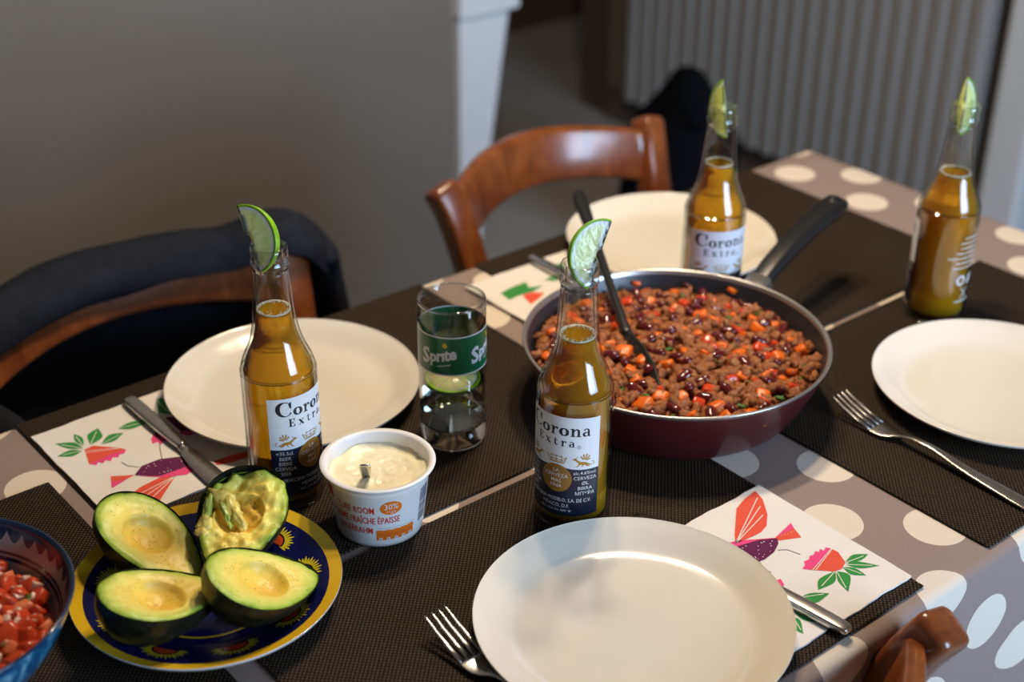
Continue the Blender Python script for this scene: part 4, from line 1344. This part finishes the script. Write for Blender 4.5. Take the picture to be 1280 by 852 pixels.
link('spoon_bowl', fix(bm), M['black'], sv)

# ------------------------------------------------------------------ blue plate with avocado halves
AX, AY = -0.3601, -0.0815
BP = [(0, .0050), (.045, .0050), (.058, .0056), (.066, .0080), (.078, .0120), (.090, .0160), (.0985, .0192), (.0996, .0198)]
bp = tag(empty('blue_plate', (AX, AY, ZM + .0001)), 'dark blue plate with yellow rim and sunflowers under the avocado halves', 'plate')
bm = bmesh.new()
up_ = smooth_prof(BP, 4)
i_y = [k for k, (r, z) in enumerate(up_) if r > .0915][0]
dn_ = [(.0998, .0190), (.0985, .0165), (.078, .0088), (.062, .0025), (.054, 0.0), (.048, .001), (0, .0014)]
prof = up_ + dn_
lathe(bm, prof, 96, [0 if k < i_y - 1 else (1 if k < len(up_) - 2 else 2) for k in range(len(prof) - 1)])
link('dish', fix(bm), [M['cobalt'], M['plate_yellow'], M['plate_white']], bp)
def bwrap(x, y, ly):
    r = math.hypot(x, y)
    return (x, y, zplate(r, BP) + .00022 + .00008 * ly)
S = [(ribbon(arc(0, 0, .0505, .0505, 0, 360, 72), .0022), 1, 0)]
for k in range(9):
    a = R_(k * 40 - 64)
    c, s = math.cos(a), math.sin(a)
    def tr(sh, c=c, s=s): return [((u + .0715) * c - v * s, (u + .0715) * s + v * c) for u, v in sh[0]], sh[1]
    for j in range(19):
        b_ = R_(-108 + j * 12)
        l = .0150 if j % 2 else .0136
        S.append((tr(ribbon([(.0062 * math.cos(b_) * .9, .0075 * math.sin(b_)), (l * .72 * math.cos(b_), l * .95 * math.sin(b_)), (l * .92 * math.cos(b_), l * 1.18 * math.sin(b_))], [.0016, .0020, .0004])), 0, 0))
    S.append((tr(poly(arc(-.001, 0, .0082, .0100, -100, 100, 16))), 3, 1))
    S.append((tr(poly(arc(-.001, 0, .0068, .0086, -98, 98, 16))), 2, 2))
printed('sunflower_glaze', S, bwrap, [M['petal'], M['plate_yellow'], M['red_glaze'], M['dark_glaze']], bp)


def pear(t, k, L, W):
    x = -math.cos(t)
    return x * L / 2 * k, math.sin(t) * (1 - .30 * x - .06 * x * x) * W / 2 / 1.02 * k
def avocado(c, axis, nrm, L, W, depth, label, mashed=False, pit=(-.013, 0), seed=1):
    X = Vector(axis).normalized(); Z = Vector(nrm); Z = (Z - X * Z.dot(X)).normalized(); Y = Z.cross(X)
    root = tag(empty('avocado_half', c), label, 'avocado', 'avocado halves on the blue plate')
    root.matrix_world = Matrix(((X.x, Y.x, Z.x, c[0]), (X.y, Y.y, Z.y, c[1]), (X.z, Y.z, Z.z, c[2]), (0, 0, 0, 1)))
    NA, NK = 88, 34
    bm = bmesh.new()
    ed = bm.verts.layers.float.new('edge')
    off = Vector((seed * 3.1, seed * 1.7, 0))
    def surf(x, y, k):
        d = math.hypot((x - pit[0]) / 1.02, y - pit[1])
        rp = W * .285
        z = 0.0
        if d < rp: z -= math.sqrt(max(0, rp * rp - d * d)) * .62
        z -= .0016 * math.exp(-((d - rp) / .006) ** 2) if d >= rp else .0016
        z += .0009 * noise.noise(Vector((x, y, 0)) * 85 + off) + .0005 * noise.noise(Vector((x, y, 0)) * 240 + off)
        z -= .0016 * max(0, k - .9) / .1
        if mashed:
            u = Vector((x, y, 0))
            z += .0036 * noise.noise(u * 70 + off) + .0026 * noise.noise(u * 170 + off)
            z -= .009 * max(0, min(1, (-y * 1.0 - x * .5 - .010) / .016)) * max(0, .75 + noise.noise(u * 95 + off))
        return z
    rows = []
    for i in range(NK + 1):
        k = i / NK
        row = []
        for j in range(NA):
            if i == 0 and j: row.append(row[0]); continue
            x, y = pear(2 * PI * j / NA, k * .994, L, W)
            x2 = x + pit[0] * (1 - k) * .55
            v = bm.verts.new((x2, y, surf(x2, y, k)))
            v[ed] = k ** 1.6
            row.append(v)
        rows.append(row)
    for i in range(NK):
        for j in range(NA):
            j2 = (j + 1) % NA
            if i == 0: bm.faces.new((rows[0][0], rows[1][j], rows[1][j2]))
            else: bm.faces.new((rows[i][j], rows[i + 1][j], rows[i + 1][j2], rows[i][j2]))
    sk = [bm.verts.new((v.co.x * .97, v.co.y * .97, -.006)) for v in rows[NK]]
    for v in sk: v[ed] = 1.0
    for j in range(NA): bm.faces.new((rows[NK][j], sk[j], sk[(j + 1) % NA], rows[NK][(j + 1) % NA]))
    link('flesh', bm, M['flesh'], root)
    bm = bmesh.new()
    rows = []
    NP = 18
    for i in range(NP + 1):
        ph = PI / 2 * i / NP
        k = math.cos(ph)
        row = []
        for j in range(NA):
            if i == NP and j: row.append(row[0]); continue
            x, y = pear(2 * PI * j / NA, max(k, 1e-4) * 1.004, L, W)
            bias = 1 - .22 * (x / (L / 2))
            z = -depth * math.sin(ph) ** .92 * bias - (.0004 if i == 0 else 0)
            n_ = noise.noise(Vector((x, y, z)) * 190 + off) * .0007 + noise.noise(Vector((x, y, z)) * 60 + off) * .0009
            w = min(1, i / 3)
            p = Vector((x, y, z)); q = p.normalized() if p.length else Vector((0, 0, -1))
            row.append(bm.verts.new(p + q * n_ * w))
        rows.append(row)
    for i in range(NP):
        for j in range(NA):
            j2 = (j + 1) % NA
            if i == NP - 1: bm.faces.new((rows[i][j2], rows[i][j], rows[NP][0]))
            else: bm.faces.new((rows[i][j2], rows[i][j], rows[i + 1][j], rows[i + 1][j2]))
    link('skin', bm, M['skin'], root)
    return root
def nearer(c, f):
    c = Vector((c[0], c[1], c[2] + ZT)); return tuple(CAM + (c - CAM) * f), f
def put_avo(c, f, axis, nrm, L, W, depth, label, **kw):
    p, f = nearer(c, f)
    return avocado(p, axis, nrm, L * f, W * f, depth, label, **kw)
put_avo((-.3808, -.0442, .0455), 1.012, (.1863, -.9055, -.3812), (.2731, -.325, .9054), .1037, .0667, .030, 'avocado half at the back left with a smooth empty pit hollow', pit=(-.008, .001), seed=1)
am = put_avo((-.3243, -.0720, .0551), 1.014, (-.7186, -.6257, -.3035), (-.1667, -.2686, .9487), .1006, .0661, .033, 'avocado half nearest the left bottle with torn, mashed flesh', mashed=True, pit=(-.006, -.002), seed=2)
put_avo((-.3327, -.1218, .0348), .985, (.9123, .0659, -.4042), (.4084, -.2226, .8853), .0986, .0656, .034, 'avocado half at the front right with a wet shallow hollow', pit=(-.001, .000), seed=3)
put_avo((-.3992, -.0905, .0345), .980, (.9496, -.0415, -.3106), (.3081, -.0562, .9497), .0963, .0652, .036, 'avocado half at the front left beside the salsa bowl', pit=(-.003, -.001), seed=4)
ICO3 = ico(3)
def chunk(sx, sy, sz, seed):
    bm = bmesh.new()
    for v in ICO3[0]: bm.verts.new(v)
    bm.verts.ensure_lookup_table()
    for f in ICO3[1]: bm.faces.new([bm.verts[i] for i in f])
    o_ = Vector((seed * 2.3, 1, 0))
    for v in bm.verts:
        k = 1 + .50 * noise.noise(v.co * 1.3 + o_) + .34 * noise.noise(v.co * 3.3 + o_) + .16 * noise.noise(v.co * 8 + o_)
        v.co = Vector((v.co.x * sx, v.co.y * sy, v.co.z * sz)) * k
    return fix(bm)
for k, (x, y, z, sx, sy, sz, rz, m) in enumerate(((-.005, -.007, -.003, .0150, .0062, .0040, .62, 'flesh_bit'), (.001, .000, -.002, .0105, .0040, .0042, .80, 'flesh_bit'), (-.003, -.0115, -.002, .0120, .0026, .0034, .62, 'flesh_green'), (-.016, -.019, -.003, .0110, .0075, .0030, .85, 'flesh_bit'),
        (-.006, -.0268, -.003, .0130, .0034, .0030, .15, 'flesh_green'), (.010, -.0240, -.002, .0080, .0060, .0034, .4, 'flesh_bit'), (.019, -.0225, -.001, .0060, .0045, .0028, 1.2, 'flesh_bit'))):
    o = link('torn_piece', chunk(sx, sy, sz, k), M[m], am)
    o.location = (x, y, z); o.rotation_euler = (.2, .1, rz)

# ------------------------------------------------------------------ salsa bowl
SX, SY = -0.552, -0.0605
bw = tag(empty('salsa_bowl', (SX, SY, ZM + .0001)), 'blue glazed bowl of tomato salsa cut by the left frame edge', 'bowl')
BO = smooth_prof([(.034, 0.0), (.040, .001), (.050, .010), (.070, .032), (.086, .056), (.0945, .076), (.0958, .0795)], 4)
BI = smooth_prof([(.0950, .0812), (.0930, .0800), (.0915, .076), (.0830, .056), (.067, .034), (.045, .012), (.030, .006)], 4)
bm = bmesh.new(); lathe(bm, [(0, .003), (.030, .003)] + BO, 84); link('outer_glaze', fix(bm), M['bowl_out'], bw)
bm = bmesh.new(); lathe(bm, BI + [(0, .0055)], 84); link('inner_glaze', fix(bm), M['bowl_in'], bw)
bm = bmesh.new(); lathe(bm, smooth_prof([(.0957, .0793), (.0966, .0806), (.0962, .0818), (.0950, .0818), (.0940, .0806)], 2), 84); link('lip', fix(bm), M['bowl_rim'], bw)
def salsa_z(x, y):
    r = math.hypot(x, y)
    return .0530 + .0060 * (1 - (r / .082) ** 2) + .003 * noise.noise(Vector((x * 40, y * 40, 9)))
bm = bmesh.new()
NR, NA = 10, 48
rows = [[bm.verts.new((r * math.cos(2 * PI * k / NA), r * math.sin(2 * PI * k / NA), salsa_z(r * math.cos(2 * PI * k / NA), r * math.sin(2 * PI * k / NA)) - .004)) for k in range(NA)] for r in [.0785 * (i + .3) / (NR + .3) for i in range(NR + 1)]]
for i in range(NR):
    for k in range(NA): bm.faces.new((rows[i][k], rows[i + 1][k], rows[i + 1][(k + 1) % NA], rows[i][(k + 1) % NA]))
bm.faces.new(rows[0])
tag(link('tomato_juice', fix(bm), M['juice'], None, True, (SX, SY, ZM)), 'red juice under the diced tomato in the blue bowl', 'juice', None, 'stuff')
SB = (SX, SY, ZM)
vis = lambda x, y: x > .012 + .25 * (y + .02)
tomM, oniM = meshes('dice', M['tomato'], 6, 'tomato_dice') + meshes('dice', M['tomato_pale'], 2, 'tomato_dice'), meshes('dice', M['onion'], 3, 'onion_dice')
q1 = scatter(130, .0755, .0094, 41, vis)
q2 = scatter(34, .074, .0085, 42, vis)
pieces('tomato_dice', tomM, q1, salsa_z, (.0050, .0080), 43, SB, 'juicy red tomato dice in the blue salsa bowl', 'tomato', 'tomato dice in the salsa', .0005, .9)
pieces('onion_dice', oniM, q2, salsa_z, (.0026, .0046), 44, SB, 'pale onion piece in the blue salsa bowl', 'onion', 'onion pieces in the salsa', .0034)
pieces('coriander_leaf', herbM, scatter(9, .070, .014, 45, vis), salsa_z, (.0034, .0055), 46, SB, 'green coriander leaf piece in the tomato salsa', 'herb', 'coriander leaves in the salsa', .0045, .4)
cl = bpy.data.objects.new('coriander_sprig', herbM[0]); COL.objects.link(cl)
cl.location = (SX + .055, SY + .052, ZM + .062); cl.scale = (.013, .013, .013); cl.rotation_euler = (.5, -.9, 1.2)
tag(cl, 'large green coriander leaf standing at the far side of the salsa', 'herb')
its = []
for x, y in scatter(150, .076, .0075, 47, lambda x, y: not vis(x, y)):
    its.append((Vector((x, y, salsa_z(x, y))), r5.uniform(.0048, .0066), r5.random()))
o = lumps('chopped_tomato', its, M['tomato'], .3); o.location = (SX, SY, ZM)
tag(o, 'mass of chopped tomato in the hidden far half of the blue bowl', 'tomato', None, 'stuff')


# ------------------------------------------------------------------ chairs (local: +y is the back)
def chair(loc, rz, label):
    root = tag(empty('wooden_chair', loc, rz), label, 'chair', 'wooden chairs with curved top rails')
    W = .178
    def post(s):
        bm = bmesh.new()
        pts = smooth_prof([(s * (W - .030), .155, .0), (s * (W - .032), .130, .25), (s * (W - .030), .118, .45), (s * (W - .022), .140, .60), (s * (W - .010), .178, .72), (s * W, .198, .762)], 4)
        t = Vector(pts[-1]) - Vector(pts[-2]); t.normalize()
        e = Vector(pts[-1])
        pts = pts + [tuple(e + t * .004), tuple(e + t * .0065), tuple(e + t * .0075)]
        n0 = len(pts)
        sc = [1.0] * (n0 - 3) + [.93, .75, .45]
        sweep(bm, pts, lambda i, n: [(a * sc[i], b * sc[i]) for a, b in rrect(.038, .034, .008, 4)], up=(0, 1, 0))
        return fix(bm)
    for s in (-1, 1): link('back_post', post(s), M['wood'], root)
    def rail(z0, z1, bow, yc0, th=.018, lean=.33, half=W - .016, arch=.0):
        bm = bmesh.new()
        n = 24
        rings = []
        for i in range(n + 1):
            u = -1 + 2 * i / n
            x = u * half
            b_ = bow * (1 - u * u)
            q = []
            for y_, z_ in rrect(th, z1 - z0, .006, 3):
                zz = z0 + (z1 - z0) / 2 + z_ + arch * (1 - u * u)
                q.append(bm.verts.new((x, yc0 + b_ + y_ + lean * (zz - .72), zz)))
            rings.append(q)
        m = len(rings[0])
        for i in range(n):
            for k in range(m): bm.faces.new((rings[i][k], rings[i][(k + 1) % m], rings[i + 1][(k + 1) % m], rings[i + 1][k]))
        bm.faces.new(rings[0][::-1]); bm.faces.new(rings[-1])
        return fix(bm)
    link('top_rail', rail(.692, .758, .062, .176, arch=.015), M['wood'], root)
    link('lower_rail', rail(.560, .600, .040, .170, half=W - .030), M['wood'], root)
    bm = bmesh.new()
    pts = [(-.185, -.20), (.185, -.20), (.150, .135), (-.150, .135)]
    a_ = [bm.verts.new((x, y, .437)) for x, y in pts]; b_ = [bm.verts.new((x, y, .462)) for x, y in pts]
    bm.faces.new(a_[::-1]); bm.faces.new(b_)
    for k in range(4): bm.faces.new((a_[k], a_[(k + 1) % 4], b_[(k + 1) % 4], b_[k]))
    bmesh.ops.bevel(bm, geom=bm.edges[:], offset=.009, segments=3, affect='EDGES')
    link('seat', fix(bm), M['rush'], root)
    for s in (-1, 1):
        bm = bmesh.new(); sweep(bm, [(s * .165, -.175, 0), (s * .168, -.178, .436)], lambda i, n: circ(.016, 12) if i else circ(.012, 12), up=(0, 1, 0))
        link('front_leg', fix(bm), M['wood'], root)
        for z in (.17, .29):
            bm = bmesh.new(); sweep(bm, [(s * .166, -.176, z), (s * .148, .128, z)], lambda i, n: circ(.009, 10))
            link('side_stretcher', fix(bm), M['wood'], root)
    bm = bmesh.new(); sweep(bm, [(-.166, -.176, .23), (.166, -.176, .23)], lambda i, n: circ(.009, 10))
    link('front_stretcher', fix(bm), M['wood'], root)
    return root
c0 = chair((0.412, 0.217, 0), 0.035, 'reddish wooden chair behind the far plate, curved rail bare')
c1 = copy_tree(c0); c1.location = (-0.178, 0.222, 0); c1.scale = (1.13, 1, 1); c1.rotation_euler = (0, 0, 0.02); c1['label'] = 'reddish wooden chair with a dark jacket over its back'
c2 = copy_tree(c0); c2.location = (-0.160, -0.263, 0); c2.rotation_euler = (0, 0, PI); c2.scale = (1, 1, 1.012); c2['label'] = 'reddish wooden chair at the near edge, only one post top in view'

# dark jacket hung over the jacket chair
jk = tag(empty('jacket', (-0.178, 0.222, 0)), 'dark navy jacket draped over the back of the left chair', 'jacket')
def drape():
    bm = bmesh.new()
    nx, X0, X1 = 60, -.33, .200
    prof = smooth_prof([(-.019, -.019), (-.021, -.008), (-.015, .005), (.002, .014), (.022, .010), (.036, -.012), (.044, -.06), (.050, -.16), (.046, -.28), (.052, -.42)], 4)
    g = []
    for i in range(nx + 1):
        x = lerp(X0, X1, i / nx)
        u = max(-1, min(1, x / .165))
        yb = .176 + .062 * (1 - u * u) + .012
        over = max(0, x - .165) / .05
        row = []
        for j, (dy, dz) in enumerate(prof):
            t = j / (len(prof) - 1)
            w = .006 * noise.noise(Vector((x * 16, t * 3, 2))) + .010 * t * noise.noise(Vector((x * 26, t * 1.5, 7)))
            zz = .755 + dz + .004 * noise.noise(Vector((x * 12, t * 5, 5)))
            zz += .016 * max(0, min(1, (x - .115) / .04)) * (1 if dz > -.05 else 0)
            drop = .07 * over ** 1.5 if dz > -.1 else 0
            row.append(bm.verts.new((x + (.014 * t if x > .16 else 0), yb + dy * (1 - .3 * over) + w + .33 * (max(dz, -.1)) * .6, zz - drop)))
        g.append(row)
    for i in range(nx):
        for j in range(len(prof) - 1): bm.faces.new((g[i][j], g[i + 1][j], g[i + 1][j + 1], g[i][j + 1]))
    return fix(bm)
o = link('body', drape(), M['jacket'], jk); jk.scale = (1.13, 1, 1)
md = o.modifiers.new('thickness', 'SOLIDIFY'); md.thickness = .007; md.offset = 1
bm = bmesh.new()
pts = smooth_prof([(-.140, .115, .640), (-.158, .130, .675), (-.190, .150, .700), (-.240, .165, .705), (-.30, .17, .69)], 4)
sweep(bm, pts, lambda i, n: [(a * (1 + .12 * math.sin(i * 1.3 + a * 90)), b) for a, b in circ(.022 if i > 1 else .018, 16, .028)])
link('sleeve', fix(bm), M['jacket'], jk)
bm = bmesh.new()
pts = smooth_prof([(.200, .205, .748), (.214, .210, .725), (.220, .212, .66), (.222, .205, .52), (.222, .20, .40)], 4)
sweep(bm, pts, lambda i, n: [(a * (1 + .1 * math.sin(i * .9)), b) for a, b in circ(.045, 14, .016)], up=(1, 0, 0))
link('sleeve', fix(bm), M['jacket'], jk)
